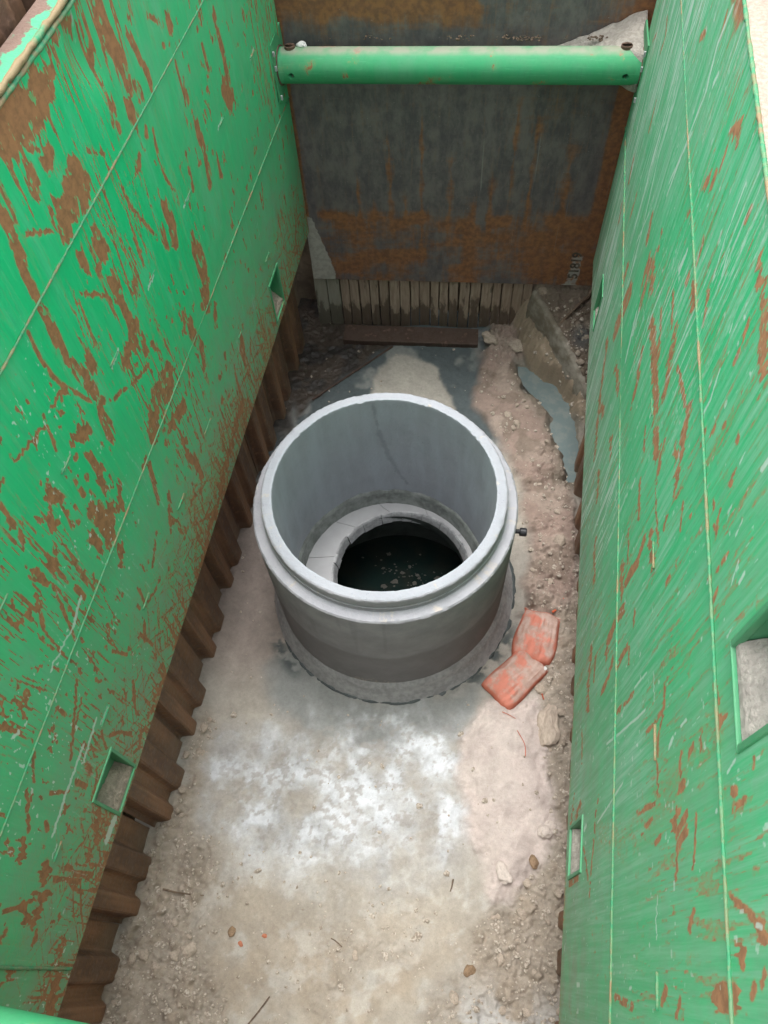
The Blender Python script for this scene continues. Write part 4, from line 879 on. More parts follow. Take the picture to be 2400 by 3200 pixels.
    if left:
        for (dy, dz, ry, rz, dep) in [(0.16, 3.36, 0.07, 0.10, 0.028), (0.20, 3.27, 0.05, 0.08, 0.012)]:
            Xo += dep * np.exp(-(((Yg - dy) / ry) ** 2 + ((Zg - dz) / rz) ** 2))
    ym = 0.5 * (Yg[:-1, :-1] + Yg[1:, 1:]); zm = 0.5 * (Zg[:-1, :-1] + Zg[1:, 1:])
    keep = np.ones(ym.shape, bool)
    for (a, b_, c, d) in holes:
        keep &= ~((ym > a) & (ym < b_) & (zm > c) & (zm < d))
        Xo *= 1 - np.exp(-(np.maximum(np.maximum(a - Yg, Yg - b_), np.maximum(c - Zg, Zg - d)).clip(0) / 0.05) ** 2)
    V = np.stack([Xo * sg, Yg, Zg - zb], -1).reshape(-1, 3)
    F = grid_faces(nu, nv, keep)
    V, F, A_, _ = compact(V, F, {'rust': rust, 'pale': pale, 'dust': np.clip(dust, 0, 0.92)})
    me = np_mesh('skin_plate', V, F, A_, True)
    link('skin_plate', me, M['panel' if left else 'panel_r'], root)
    z0 = -zb
    # closing plates
    bm = bmesh.new()
    a, b_ = sorted((0.004 * sg, THK * sg))
    box(bm, a, b_, ya, yb, zt + z0 - 0.006, zt + z0 + 0.004)
    tp = bm_obj('top_plate', bm, M['top_plate_l' if left else 'top_plate_r'], root)
    bm = bmesh.new(); box(bm, a, b_, ya, yb, -0.004, 0.006); bm_obj('bottom_plate', bm, M['pocket'], root)
    bm = bmesh.new(); a2, b2 = sorted((THK * sg, (THK - 0.006) * sg)); box(bm, a2 + 0.0005, b2 + 0.0005, ya + 0.002, yb - 0.002, 0.008, zt + z0 - 0.008); bm_obj('back_plate', bm, M['pocket'], root)
    for yy in (ya, yb):
        bm = bmesh.new(); box(bm, a, b_ - 0.001, yy - 0.005, yy + 0.005, 0.004, zt + z0 - 0.004); bm_obj('end_plate', bm, M['pocket'], root)
    # long weld seams and the short stitch welds between them
    seams = [1.994, 2.991, 3.474] if left else [1.918, 2.964]
    for zz in seams:
        bm_obj('weld_bead', bead_mesh('w', (-0.001 * sg, ya, zz + z0), (-0.001 * sg, yb, zz + z0), 0.0046 if zz < 3.2 else 0.009), M['weld'], root, True)
    bm_obj('weld_bead', bead_mesh('w', (0.002 * sg, ya, zt + z0 + 0.004), (0.002 * sg, yb, zt + z0 + 0.004), 0.011 if left else 0.0065), M['weld_rust' if left else 'weld'], root, True)
    rows = [(2.512, [1.675, 1.105, 0.555, 0.06, -0.39, -0.87, -1.40, -1.95]), (1.535, [1.30, 0.68, 0.034, -0.42, -0.95, -1.475, -2.0])] if left else [(2.45, [-0.3, -0.9, -1.5, -2.1])]
    for zz, yl in rows:
        for yy in yl:
            q = random.uniform(0.035, 0.055)
            bm_obj('stitch_weld', bead_mesh('w', (-0.001 * sg, yy - q, zz + z0), (-0.001 * sg, yy + q, zz + z0), 0.0045), M['weld'], root, True)
    if left:
        bm_obj('weld_bead', bead_mesh('w', (-0.001 * sg, -2.39, 0.02), (-0.001 * sg, -2.385, 0.80), 0.007), M['weld'], root, True)
    # sockets: recessed box, raised frame and the dirt lying in it
    for hi, (a, b_, c, d) in enumerate(holes):
        dep = 0.072
        bm = bmesh.new()
        xo, xi = 0.001 * sg, dep * sg
        P = lambda x, y, z: bm.verts.new((x, y, z + z0))
        f0 = [P(xo, a, c), P(xo, b_, c), P(xo, b_, d), P(xo, a, d)]
        f1 = [P(xi, a, c), P(xi, b_, c), P(xi, b_, d), P(xi, a, d)]
        for k in range(4):
            bm.faces.new((f0[k], f0[(k + 1) % 4], f1[(k + 1) % 4], f1[k]))
        bm.faces.new(f1)
        sp = bm_obj('socket_pocket', bm, M['pocket'], root)
        w = 0.012
        for nm, (y0, y1, q0, q1) in {'frame_bar': (a - w, b_ + w, d - 0.004, d + w), 'b': (a - w, a + 0.004, c, d - 0.0045), 'c': (b_ - 0.004, b_ + w, c, d - 0.0045), 'd': (a - w, b_ + w, c - w * 0.8, c - 0.0005)}.items():
            bm = bmesh.new()
            x0, x1 = sorted((-0.006 * sg, 0.014 * sg))
            box(bm, x0, x1, y0, y1, q0 + z0, q1 + z0, 0.004)
            bm_obj('frame_bar', bm, M['frame'], sp)
        # dirt wedge
        nn = 16
        bm = bmesh.new()
        g = []
        for i in range(nn + 1):
            row = []
            for j in range(7):
                t_ = j / 6
                xx = (0.004 + (dep - 0.006) * t_) * sg
                hh = (0.02 + 0.09 * t_ + 0.014 * random.random()) * (1.15 - 0.5 * i / nn) * (1.3 if hi == 2 else 1.0)
                row.append(bm.verts.new((xx, a + 0.003 + (b_ - a - 0.006) * i / nn, c + z0 + hh)))
            g.append(row)
        for i in range(nn):
            for j in range(6):
                bm.faces.new((g[i][j], g[i + 1][j], g[i + 1][j + 1], g[i][j + 1]))
        for i in range(nn):
            v0 = g[i][0].co; v1 = g[i + 1][0].co
            bm.faces.new((g[i][0], g[i + 1][0], bm.verts.new((v1.x, v1.y, c + z0 + 0.002)), bm.verts.new((v0.x, v0.y, c + z0 + 0.002))))
        bm_obj('dirt', bm, M['mud' if left else 'pale_mud'], sp, True)
    return root

def mk_top(name, muddy):
    b = NB(name); v = b.coord()
    n1 = b.noise(v, 16, 6, 0.68); n2 = b.noise(v, 70, 4, 0.6)
    x = b.sep(v, 0)
    if muddy:
        c = b.mix(b.remap(n2, 0.35, 0.65), (0.46, 0.385, 0.315), (0.36, 0.295, 0.24))
        c = b.mix(b.remap(n1, 0.66, 0.70), c, (0.10, 0.36, 0.20))
    else:
        f = b.math('ADD', n1, b.remap(x, -0.07, -0.02, 0.16, -0.16))
        c = b.mix(b.remap(f, 0.50, 0.56), (0.10, 0.40, 0.23), b.mix(n2, (0.17, 0.105, 0.08), (0.26, 0.19, 0.155)))
    return b.out(c, 0.85, b.bump(n2, 0.6, 0.008), spec=0.3)
M['top_plate_l'] = mk_top('rusty_top_plate', False)
M['top_plate_r'] = mk_top('muddy_top_plate', True)
def mk_weld(name, rusty):
    b = NB(name); v = b.coord()
    n = b.noise(v, 45, 4, 0.6)
    c = b.mix(b.remap(n, 0.42, 0.58), (0.04, 0.27, 0.125), (0.13, 0.26, 0.13))
    c = b.mix(b.remap(b.noise(v, 7, 4, 0.6), 0.50 - 0.16 * rusty, 0.62 - 0.16 * rusty, 0, 0.85), c, (0.30, 0.19, 0.10))
    return b.out(c, 0.6, b.bump(n, 0.6, 0.006))
M['weld'] = mk_weld('painted_weld', 0)
M['weld_rust'] = mk_weld('rusted_weld', 1)
M['frame'] = green_paint('socket_frame_paint', painted=False, extra_dust=0.40, chips=0.6, tint=0.55)

pl = make_panel('left')
tag(pl, 'tall green steel trench shield panel on the left, heavily scraped to brown rust', 'trench shield', 'facing steel trench shield panels')
pr = make_panel('right')
tag(pr, 'green steel trench shield panel on the right, streaked with pale upright scratches', 'trench shield', 'facing steel trench shield panels')

# ------------------------------------------------------------------ trench sheets (corrugated steel) behind the panels
def sheet_mesh(height, w=0.49):
    prof = [(0.0, 0.070), (0.028, 0.070), (0.05, 0.0), (0.125, 0.0), (0.148, 0.044), (0.205, 0.044), (0.228, 0.004), (0.335, 0.004), (0.358, 0.066), (0.485, 0.066)]
    # rounded corners
    pp = []
    for i, p in enumerate(prof):
        if 0 < i < len(prof) - 1:
            a, c = prof[i - 1], prof[i + 1]
            for q, o in ((0.007, a), (0.007, c)):
                L_ = math.hypot(o[0] - p[0], o[1] - p[1])
                pp.append((p[0] + (o[0] - p[0]) * q / L_, p[1] + (o[1] - p[1]) * q / L_))
        else:
            pp.append(p)
    bm = bmesh.new()
    nz = 14
    rows = []
    for k in range(nz + 1):
        z = height * k / nz
        wob = 0.003 * math.sin(k * 1.7)
        rows.append(([bm.verts.new((-d + wob, y, z)) for y, d in pp], [bm.verts.new((-d + wob - 0.007, y, z)) for y, d in pp]))
    m = len(pp)
    for k in range(nz):
        for i in range(m - 1):
            bm.faces.new((rows[k][0][i], rows[k][0][i + 1], rows[k + 1][0][i + 1], rows[k + 1][0][i]))
            bm.faces.new((rows[k][1][i], rows[k + 1][1][i], rows[k + 1][1][i + 1], rows[k][1][i + 1]))
        for i in (0, m - 1):
            bm.faces.new((rows[k][0][i], rows[k + 1][0][i], rows[k + 1][1][i], rows[k][1][i]))
    for k in (0, nz):
        for i in range(m - 1):
            bm.faces.new((rows[k][0][i], rows[k][1][i], rows[k][1][i + 1], rows[k][0][i + 1]))
    bmesh.ops.recalc_face_normals(bm, faces=bm.faces)
    me = bpy.data.meshes.new('trench_sheet')
    bm.to_mesh(me); bm.free()
    me.polygons.foreach_set('use_smooth', [False] * len(me.polygons))
    me.materials.append(M['pile'])
    return me
ORD = ['nearest the camera', 'second from the near end', 'third from the near end', 'fourth from the near end', 'fifth from the near end',
       'level with the concrete ring', 'just past the concrete ring', 'third from the boarded end', 'second from the boarded end', 'last before the boarded end', 'at the boarded end']
sm = sheet_mesh(4.1)
for i in range(10):
    o = link('trench_sheet', sm, None)
    o.location = (-1.035 + random.uniform(-0.012, 0.012) + (0.02 if 2 <= i <= 4 else -0.005), -2.70 + 0.49 * i, -0.25)
    o.rotation_euler = (0, random.uniform(-0.004, 0.004), random.uniform(-0.02, 0.02))
    tag(o, 'rusty corrugated trench sheet under the left panel, ' + ORD[i], 'trench sheet', 'trench sheets on the left')
for i in range(10):
    o = link('trench_sheet', sm, None)
    o.location = (1.205 + random.uniform(-0.01, 0.01) - (0.035 if i in (6, 7) else 0.0), -2.21 + 0.49 * i, -0.25)
    o.rotation_euler = (0, random.uniform(-0.004, 0.004), math.pi + random.uniform(-0.02, 0.02))
    tag(o, 'rusty corrugated trench sheet under the right panel, ' + ORD[i], 'trench sheet', 'trench sheets on the right')

# ------------------------------------------------------------------ struts
def make_strut(name, A, B, rad, label):
    A = Vector(A); B = Vector(B)
    root = empty(name, A)
    L_ = (B - A).length
    rot = (B - A).to_track_quat('X', 'Z')
    root.rotation_mode = 'QUATERNION'; root.rotation_quaternion = rot
    seg = 64
    # tube with two pin holes cut through
    nxs = 60
    bm = bmesh.new()
    tube(bm, [(0.012 + (L_ - 0.024) * i / nxs, 0, 0) for i in range(nxs + 1)], rad, seg, True)
    me = bpy.data.meshes.new('tube'); bm.to_mesh(me); bm.free()
    ob = link('tube', me, M['strut'], root, True)
    bm = bmesh.new()
    for xx in (0.085, L_ - 0.085):
        tube(bm, [(xx, -rad - 0.05, -0.01), (xx, -rad * 0.25, -0.01)], 0.017, 20)
    cm = bpy.data.meshes.new('cut'); bm.to_mesh(cm); bm.free()
    cut = link('cut', cm, None, root)
    md = ob.modifiers.new('h', 'BOOLEAN'); md.object = cut; md.operation = 'DIFFERENCE'; md.solver = 'EXACT'
    bpy.context.view_layer.update()
    dg = bpy.context.evaluated_depsgraph_get()
    nm = bpy.data.meshes.new_from_object(ob.evaluated_get(dg))
    ob.modifiers.clear(); ob.data = nm
    bpy.data.objects.remove(cut)
    nm.polygons.foreach_set('use_smooth', [len(p.vertices) <= 5 and abs(p.normal.x) < 0.9 for p in nm.polygons])
    # end collars, socket plates and their pale bolts
    for xx, s in ((0.0, 1), (L_, -1)):
        bm = bmesh.new()
        tube(bm, [(xx + s * 0.002, 0, 0), (xx + s * 0.014, 0, 0)], rad + 0.010, 40)
        bm_obj('end_flange', bm, M['pin'], root, False)
        bm = bmesh.new()
        c0, c1 = sorted((xx, xx + s * 0.008))
        box(bm, c0 - 0.002, c1, -rad - 0.035, rad + 0.03, -rad - 0.05, rad + 0.08, 0.002)
        pl_ = bm_obj('socket_plate', bm, M['frame'], root)
        for (yy, zz) in ((-rad - 0.02, rad + 0.03), (-rad - 0.026, rad - 0.045), (-rad - 0.02, -rad - 0.03)):
            bm = bmesh.new()
            c0, c1 = sorted((xx + s * 0.008, xx + s * 0.020))
            box(bm, c0, c1, yy - 0.006, yy + 0.006, zz - 0.013, zz + 0.013, 0.002)
            bm_obj('bolt', bm, M['zinc'], pl_)
    for xx in (0.075, L_ - 0.095):
        bm = bmesh.new()
        tube(bm, [(xx, 0.01, rad - 0.01), (xx, 0.01, rad + 0.012), (xx, 0.012, rad + 0.016)], [0.030, 0.030, 0.026], 20)
        bm_obj('pin_head', bm, M['pin'], root, False)
    tag(root, label, 'strut', 'green tubular struts between the panels')
    return root
make_strut('spreader_strut', (XL - 0.002, 2.09, 2.225), (XR + 0.002, 2.165, 2.285), 0.092, 'green tubular steel strut across the trench in front of the rusty plate')
make_strut('spreader_strut', (XL - 0.002, -2.52, 2.23), (XR + 0.002, -2.50, 2.25), 0.092, 'green tubular strut whose edge shows in the bottom left corner')

# ------------------------------------------------------------------ steel plate closing the far end
PW, PZ0, PZ1, PG = 2.12, 0.505, 3.30, 0.010
nu = int(PW / PG) + 1; nv = int((PZ1 - PZ0) / PG) + 1
U, Z = np.meshgrid(PG * np.arange(nu), PZ0 + PG * np.arange(nv), indexing='ij')
rust = 0.30 + 0.30 * (fbm(U * 2, Z * 2, 401, 4) - 0.5)
low = sstep(1.20, 1.02, Z)
rust += low * (0.22 + 1.1 * (fbm(U * 3.5, Z * 6.5, 403, 5, 0.6) - 0.45))
rust += 0.55 * np.exp(-((Z - 1.06 - 0.03 * np.sin(U * 9)) / 0.035) ** 2) * sstep(0.42, 0.6, fbm(U * 5, Z * 1.5, 405, 3))
rust += 0.45 * np.exp(-((Z - 0.75) / 0.05) ** 2) * sstep(0.4, 0.6, fbm(U * 3, Z * 1.5, 409, 3))
rust += 0.62 * sstep(2.25, 2.5, Z) * sstep(0.35, 0.6, fbm(U * 2.2 + 7, Z * 3, 407, 4))
for (uu, za, zb_, w) in [(0.62, 1.75, 0.95, 0.016), (0.83, 1.9, 0.7, 0.012), (1.02, 1.65, 1.0, 0.02), (0.40, 1.5, 1.0, 0.012), (1.55, 1.9, 1.05, 0.015), (1.78, 1.75, 0.6, 0.03), (1.30, 1.5, 0.95, 0.02), (1.18, 1.3, 0.5, 0.04), (0.5, 1.3, 1.0, 0.02), (1.42, 2.0, 1.3, 0.012), (0.72, 1.35, 1.05, 0.02)]:
    w2 = w * (1 + 0.5 * np.sin(Z * 23 + uu * 40))
    rust += 0.38 * np.exp(-((U - uu + 0.004 * np.sin(Z * 31)) / w2) ** 2) * sstep(za, za - 0.15, Z) * sstep(zb_ - 0.1, zb_ + 0.1, Z)
rust += 0.6 * np.maximum(sstep(0.05, 0.025, U), sstep(0.10, 0.06, PW - 0.06 - U)) * sstep(0.9, 1.1, Z)
rust = np.clip(rust, -0.2, 1.1)
pale = np.zeros(U.shape)
pale = np.maximum(pale, sstep(0.05, -0.03, U - 0.03 - 0.13 * sstep(1.20, 0.5, Z)) * sstep(1.15, 1.02, Z))
pale = np.maximum(pale, 0.56 * sstep(0.0, 0.05, 0.075 - np.abs(U - 1.955)) * sstep(0.0, 0.08, Z - 0.46) * sstep(0.83, 0.75, Z))
pale = np.maximum(pale, 0.8 * sstep(0.62, 0.50, Z + 0.7 * np.abs(U - 1.93)))
V = (np.array(BACK_O)[None] + U.reshape(-1, 1) * np.array(BU)[None])
V[:, 2] = Z.ravel()
plate = empty('steel_plate', (BACK_O.x, BACK_O.y, PZ0))
me = np_mesh('plate_face', V - np.array(plate.location)[None], grid_faces(nu, nv), {'rust': rust, 'pale': pale}, True)
link('plate_face', me, M['plate'], plate)
bm = bmesh.new()
c0 = [BACK_O - BN * 0.001, BACK_O + BU * (PW - PG * 0.5) - BN * 0.001, BACK_O + BU * (PW - PG * 0.5) - BN * 0.022, BACK_O - BN * 0.022]
lo_ = [bm.verts.new((c.x - plate.location.x, c.y - plate.location.y, 0.0)) for c in c0]
hi_ = [bm.verts.new((c.x - plate.location.x, c.y - plate.location.y, PZ1 - PZ0)) for c in c0]
for k in range(4):
    bm.faces.new((lo_[k], lo_[(k + 1) % 4], hi_[(k + 1) % 4], hi_[k]))
bm.faces.new(lo_); bm.faces.new(hi_)
bm_obj('plate_edge', bm, M['pin'], plate)
cu = bpy.data.curves.new('number', 'FONT')
cu.body = '51819'; cu.size = 0.098; cu.extrude = 0.001; cu.align_x = 'CENTER'; cu.align_y = 'CENTER'; cu.offset = 0.0025
to = bpy.data.objects.new('t', cu); COL.objects.link(to)
bpy.context.view_layer.update()
tm = bpy.data.meshes.new_from_object(to.evaluated_get(bpy.context.evaluated_depsgraph_get()))
bpy.data.objects.remove(to)
tm.materials.clear()
num = link('stamped_number', tm, simple('dark_stamp', (0.060, 0.048, 0.038), 0.9, 0.5, 25, col2=(0.17, 0.145, 0.115)), plate)
pc = BACK_O + BU * 1.955 + BN * 0.001
rot = Matrix((( -0.0, -BU.x, BN.x), (0.0, -BU.y, BN.y), (1.0, 0.0, 0.0)))   # text x -> up, text y -> left
num.matrix_local = Matrix.Translation((pc.x - plate.location.x, pc.y - plate.location.y, 0.69 - PZ0)) @ rot.to_4x4()
num['label'] = 'dark number stamped upright on a pale cement smear'
tag(plate, 'large rust streaked steel plate standing across the far end of the trench', 'steel plate')

# ------------------------------------------------------------------ timber boarding below the plate
boards = empty('timber_boarding', (BACK_O.x, BACK_O.y, 0))
x = -0.02
k = 0
while x < 1.68:
    w = random.uniform(0.068, 0.090) if k > 1 else 0.105
    bm = bmesh.new()
    ns = 8
    tl = random.uniform(-0.006, 0.006)
    pf = -0.034 + random.uniform(-0.010, 0.004)
    for i in range(2):
        pass
    L0, L1 = -0.06, 0.62
    vv = []
    for s in range(ns + 1):
        z = L0 + (L1 - L0) * s / ns
        j0 = random.uniform(0.0, 0.003); j1 = random.uniform(0.0, 0.003)
        for (uu, dd) in ((x + 0.003 + j0, pf), (x + w - 0.005 - j1, pf), (x + w - 0.005 - j1, pf - 0.035), (x + 0.003 + j0, pf - 0.035)):
            p = BU * (uu + tl * s / ns) + BN * dd
            vv.append(bm.verts.new((p.x, p.y, z)))
    for s in range(ns):
        for q in range(4):
            bm.faces.new((vv[s * 4 + q], vv[s * 4 + (q + 1) % 4], vv[s * 4 + 4 + (q + 1) % 4], vv[s * 4 + 4 + q]))
    bm.faces.new(vv[:4]); bm.faces.new(vv[-4:][::-1])
    o = bm_obj('board', bm, M['pale_plank' if k < 2 else 'plank'], boards)
    if k < 2:
        o['label'] = 'board smeared with pale cement'
    x += w
    k += 1
tag(boards, 'row of weathered upright timber boards below the steel plate', 'timber boarding')

# timber sill lying in front of the boards and the slanting edge board
def beam(name, p0, p1, wdt, hgt, mat, label, cat, z=0.0):
    p0 = Vector(p0); p1 = Vector(p1)
    L_ = (p1 - p0).length
    o = empty(name) if False else None
    bm = bmesh.new()
    n_ = 24
    prof = [(-wdt / 2, 0), (wdt / 2, 0), (wdt / 2, hgt * 0.94), (wdt / 2 - 0.006, hgt), (-wdt / 2 + 0.006, hgt), (-wdt / 2, hgt * 0.94)]
    rows = []
    for i in range(n_ + 1):
        rows.append([bm.verts.new((L_ * i / n_, a + random.uniform(-0.0015, 0.0015), h + (random.uniform(-0.002, 0.002) if h > 0 else 0))) for a, h in prof])
    m = len(prof)
    for i in range(n_):
        for q in range(m):
            bm.faces.new((rows[i][q], rows[i][(q + 1) % m], rows[i + 1][(q + 1) % m], rows[i + 1][q]))
    bm.faces.new(rows[0]); bm.faces.new(rows[-1][::-1])
    ob = bm_obj(name, bm, mat)
    d = p1 - p0
    ob.location = (p0.x, p0.y, z)
    ob.rotation_euler = (0, 0, math.atan2(d.y, d.x))
    return tag(ob, label, cat)
beam('timber_sill', (-0.74, 2.16), (0.34, 2.25), 0.17, 0.062, M['sill'], 'wet brown timber lying flat along the foot of the boards', 'timber', z=-0.02)
beam('edge_board', (-0.86, 1.47), (-0.33, 2.09), 0.014, 0.032, M['sill'], 'thin brown edge board slanting between dark mud and pale slab', 'timber', z=-0.02)
# ------------------------------------------------------------------ concrete chamber ring
HS, HR = 1.0886, 1.2022
TRICKLE = [(1.846, 1.18, 1.81, 0.91, 0.016), (1.81, 0.91, 1.744, 0.69, 0.030), (1.744, 0.69, 1.632, 0.457, 0.030), (1.632, 0.457, 1.533, 0.33, 0.022)]
ring = empty('concrete_chamber_ring', (0, 0, 0))
prof = []
def seg_pts(a, b_, n_):
    return [(a[0] + (b_[0] - a[0]) * i / n_, a[1] + (b_[1] - a[1]) * i / n_) for i in range(n_)]
P0 = [(0.725, -0.06), (0.725, 1.070), (0.7235, 1.080), (0.716, 1.0886), (0.672, 1.0905), (0.666, 1.094), (0.6645, 1.100), (0.6645, 1.128),
      (0.6585, 1.133), (0.6585, 1.145), (0.6625, 1.149), (0.6600, 1.190), (0.6560, 1.198), (0.6490, 1.2022), (0.6080, 1.2022), (0.6025, 1.200), (0.6002, 1.192), (0.6002, 0.135)]
for i in range(len(P0) - 1):
    d = math.hypot(P0[i + 1][0] - P0[i][0], P0[i + 1][1] - P0[i][1])
    prof += seg_pts(P0[i], P0[i + 1], max(int(d / 0.013), 1))
prof.append(P0[-1])
V, F = lathe(prof, 380)
th = np.arctan2(V[:, 1], V[:, 0]); r = np.hypot(V[:, 0], V[:, 1])
arc = th * 0.7
jit = (fbm(arc * 60 + 40, V[:, 2] * 60, 501, 3) - 0.5)
edge = np.zeros(len(V))
for (er, ez) in ((0.7235, 1.080), (0.716, 1.0886), (0.656, 1.198), (0.649, 1.2022), (0.608, 1.2022), (0.6025, 1.2)):
    edge = np.maximum(edge, sstep(0.012, 0.0, np.hypot(r - er, V[:, 2] - ez)))
chip = edge * sstep(0.55, 0.75, fbm(arc * 22 + 90, V[:, 2] * 3, 503, 3)) * 0.006
dr = jit * (0.0025 + 0.003 * edge)
k = (r + dr) / r
V[:, 0] *= k; V[:, 1] *= k
V[:, 2] += edge * jit * 0.004 - chip
stain = np.zeros(len(V)); mudm = np.zeros(len(V))
inn = r < 0.62
for (ta, za, tb, zb2, w) in TRICKLE:
    e_ = np.array([(tb - ta) * 0.6, zb2 - za]); qa = (th - ta) * 0.6; qb = V[:, 2] - za
    t_ = np.clip((qa * e_[0] + qb * e_[1]) / (e_ @ e_), 0, 1)
    dd = np.hypot(qa - t_ * e_[0], qb - t_ * e_[1]) + (fbm(arc * 40, V[:, 2] * 40, 531, 2) - 0.5) * 0.02
    stain = np.maximum(stain, np.clip(1 - dd / w, 0, 1) * inn)
up_ = V[:, 2]
stain = np.maximum(stain, 0.55 * inn * sstep(0.28, 0.16, up_ + 0.05 * (fbm(arc * 12, up_ * 3, 535, 3) - 0.5)))
drip = fbm(arc * 26 + 11, up_ * 1.6, 537, 3)
stain = np.maximum(stain, 0.5 * (r > 0.715) * sstep(0.60, 0.72, drip) * sstep(0.35, 0.8, up_))
mudm = np.maximum(mudm, 0.62 * (r > 0.715) * sstep(0.42, 0.62, fbm(arc * 7 + 3, up_ * 7, 539, 4)) * sstep(0.40, 0.12, up_))
mudm = np.maximum(mudm, 0.55 * sstep(0.66, 0.74, fbm(arc * 22 + 5, up_ * 22, 541, 3)) * (up_ > 1.08) * (r > 0.605))
me = np_mesh('ring_body', V, F, {'stain': stain, 'mud': mudm}, True)
me.set_sharp_from_angle(angle=R(28))
ob = link('ring_body', me, M['concrete'], ring)
# mortar fillet round the foot
prof = [(0.722, 0.150), (0.732, 0.135), (0.748, 0.105), (0.766, 0.065), (0.782, 0.028), (0.794, 0.002), (0.798, -0.03)]
prof = sum([seg_pts(prof[i], prof[i + 1], 3) for i in range(len(prof) - 1)], []) + [prof[-1]]
V, F = lathe(prof, 220)
th = np.arctan2(V[:, 1], V[:, 0]); r = np.hypot(V[:, 0], V[:, 1])
g = fbm(th * 2 + 20, r * 3, 511, 4) - 0.5
wide = 1 + np.clip((r - 0.725) / 0.07, 0, 1) * (0.035 * g + 0.018 * np.cos(th))
V[:, 0] *= wide; V[:, 1] *= wide
V[:, 2] += (fbm(th * 9 + 50, r * 40, 513, 3) - 0.5) * 0.010 + 0.02 * np.sin(th * 1.0 + 2.2) * (r < 0.75)
link('mortar_fillet', np_mesh('mortar_fillet', V, F, None, True), M['mortar'], ring)
# dark slurry squeezed out below the fillet
V, F = lathe([(0.765, 0.002), (0.796, 0.010), (0.808, 0.005), (0.818, -0.02)], 260)
th = np.arctan2(V[:, 1], V[:, 0]); r = np.hypot(V[:, 0], V[:, 1])
amt = 0.35 + 0.65 * np.maximum(sstep(0.9, 0.2, np.abs(th + 0.75)), sstep(0.5, 0.1, np.abs(th + 2.5)))
k = 1 + (r > 0.79) * ((fbm(th * 9 + 7, r * 2, 517, 4) - 0.60) * 0.06 * amt + 0.022 * np.cos(th))
V[:, 0] *= k; V[:, 1] *= k
V[:, 2] += (fbm(th * 20 + 3, r * 30, 519, 3) - 0.60) * 0.026
link('slurry_seam', np_mesh('slurry_seam', V, F, None, True), M['slurry'], ring)
# inner joint mortar band
V, F = lathe([(0.5995, 0.245), (0.590, 0.235), (0.586, 0.20), (0.582, 0.16), (0.572, 0.128), (0.57, 0.10)], 200)
th = np.arctan2(V[:, 1], V[:, 0])
V[:, 2] += np.where(V[:, 2] > 0.18, (fbm(th * 5 + 30, V[:, 2] * 2, 521, 4) - 0.5) * 0.07, 0)
k = 1 + (fbm(th * 14 + 9, V[:, 2] * 30, 523, 3) - 0.5) * 0.010
V[:, 0] *= k; V[:, 1] *= k
link('joint_mortar', np_mesh('joint_mortar', V, F, None, True), M['joint_mortar'], ring)
# ledge of liner segments round an off-centre opening
OC, OR, LZ = (0.065, 0.055), 0.462, 0.105
nseg = 11
for s in range(nseg):
    a0 = 2 * math.pi * (s + 0.32) / nseg + 0.003
    a1 = 2 * math.pi * (s + 1.32) / nseg - 0.003
    bm = bmesh.new()
    rows = []
    for i in range(13):
        a = a0 + (a1 - a0) * i / 12
        ca, sa = math.cos(a), math.sin(a)
        po = (0.585 * ca, 0.585 * sa); pi_ = (OC[0] + OR * ca, OC[1] + OR * sa)
        pm = (pi_[0] + (po[0] - pi_[0]) * 0.93, pi_[1] + (po[1] - pi_[1]) * 0.93)
        rows.append([bm.verts.new((po[0], po[1], LZ + 0.020)), bm.verts.new((pm[0], pm[1], LZ + 0.014)), bm.verts.new((pm[0], pm[1], LZ + 0.006)), bm.verts.new((pi_[0], pi_[1], LZ)), bm.verts.new((pi_[0], pi_[1], LZ - 0.014)), bm.verts.new((po[0], po[1], LZ - 0.01))])
    for i in range(12):
        for q in range(6):
            bm.faces.new((rows[i][q], rows[i][(q + 1) % 6], rows[i + 1][(q + 1) % 6], rows[i + 1][q]))
    bm.faces.new(rows[0]); bm.faces.new(rows[-1][::-1])
    bm_obj('ledge_segment', bm, M['liner'], ring)
# under-ledge backing so that the joints read dark
V, F = lathe([(0.60, LZ - 0.03), (0.40, LZ - 0.03)], 64)
# tiles of the lip round the opening
nt = 40
for s in range(nt):
    a0 = 2 * math.pi * s / nt + random.uniform(0.001, 0.004); a1 = 2 * math.pi * (s + 1) / nt - random.uniform(0.001, 0.004)
    dp = random.uniform(-0.003, 0.003); hh = 0.085 + random.uniform(-0.006, 0.006)
    left_side = abs(abs(a0) - math.pi) < 0.5
    if left_side:
        dp += random.uniform(-0.008, 0.008); hh *= random.uniform(0.8, 1.05)
    bm = bmesh.new()
    rows = []
    for i in range(4):
        a = a0 + (a1 - a0) * i / 3
        ca, sa = math.cos(a), math.sin(a)
        f = lambda rr, z: bm.verts.new((OC[0] + rr * ca, OC[1] + rr * sa, z))
        rows.append([f(OR + 0.004, LZ + 0.003 + dp * 0.3), f(OR - 0.006 + dp, LZ + 0.001), f(OR - 0.014 + dp, LZ - 0.012), f(OR - 0.030 + dp, LZ - hh), f(OR + 0.02, LZ - hh)])
    for i in range(3):
        for q in range(5):
            bm.faces.new((rows[i][q], rows[i][(q + 1) % 5], rows[i + 1][(q + 1) % 5], rows[i + 1][q]))
    bm.faces.new(rows[0]); bm.faces.new(rows[-1][::-1])
    bm_obj('lip_tile', bm, M['lip'], ring)
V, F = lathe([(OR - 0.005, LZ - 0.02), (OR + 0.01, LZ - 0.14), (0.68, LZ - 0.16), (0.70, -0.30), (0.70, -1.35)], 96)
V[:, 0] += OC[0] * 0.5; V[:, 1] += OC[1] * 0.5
link('chamber_wall', np_mesh('chamber_wall', V, F, None, True), M['chamber'], ring)
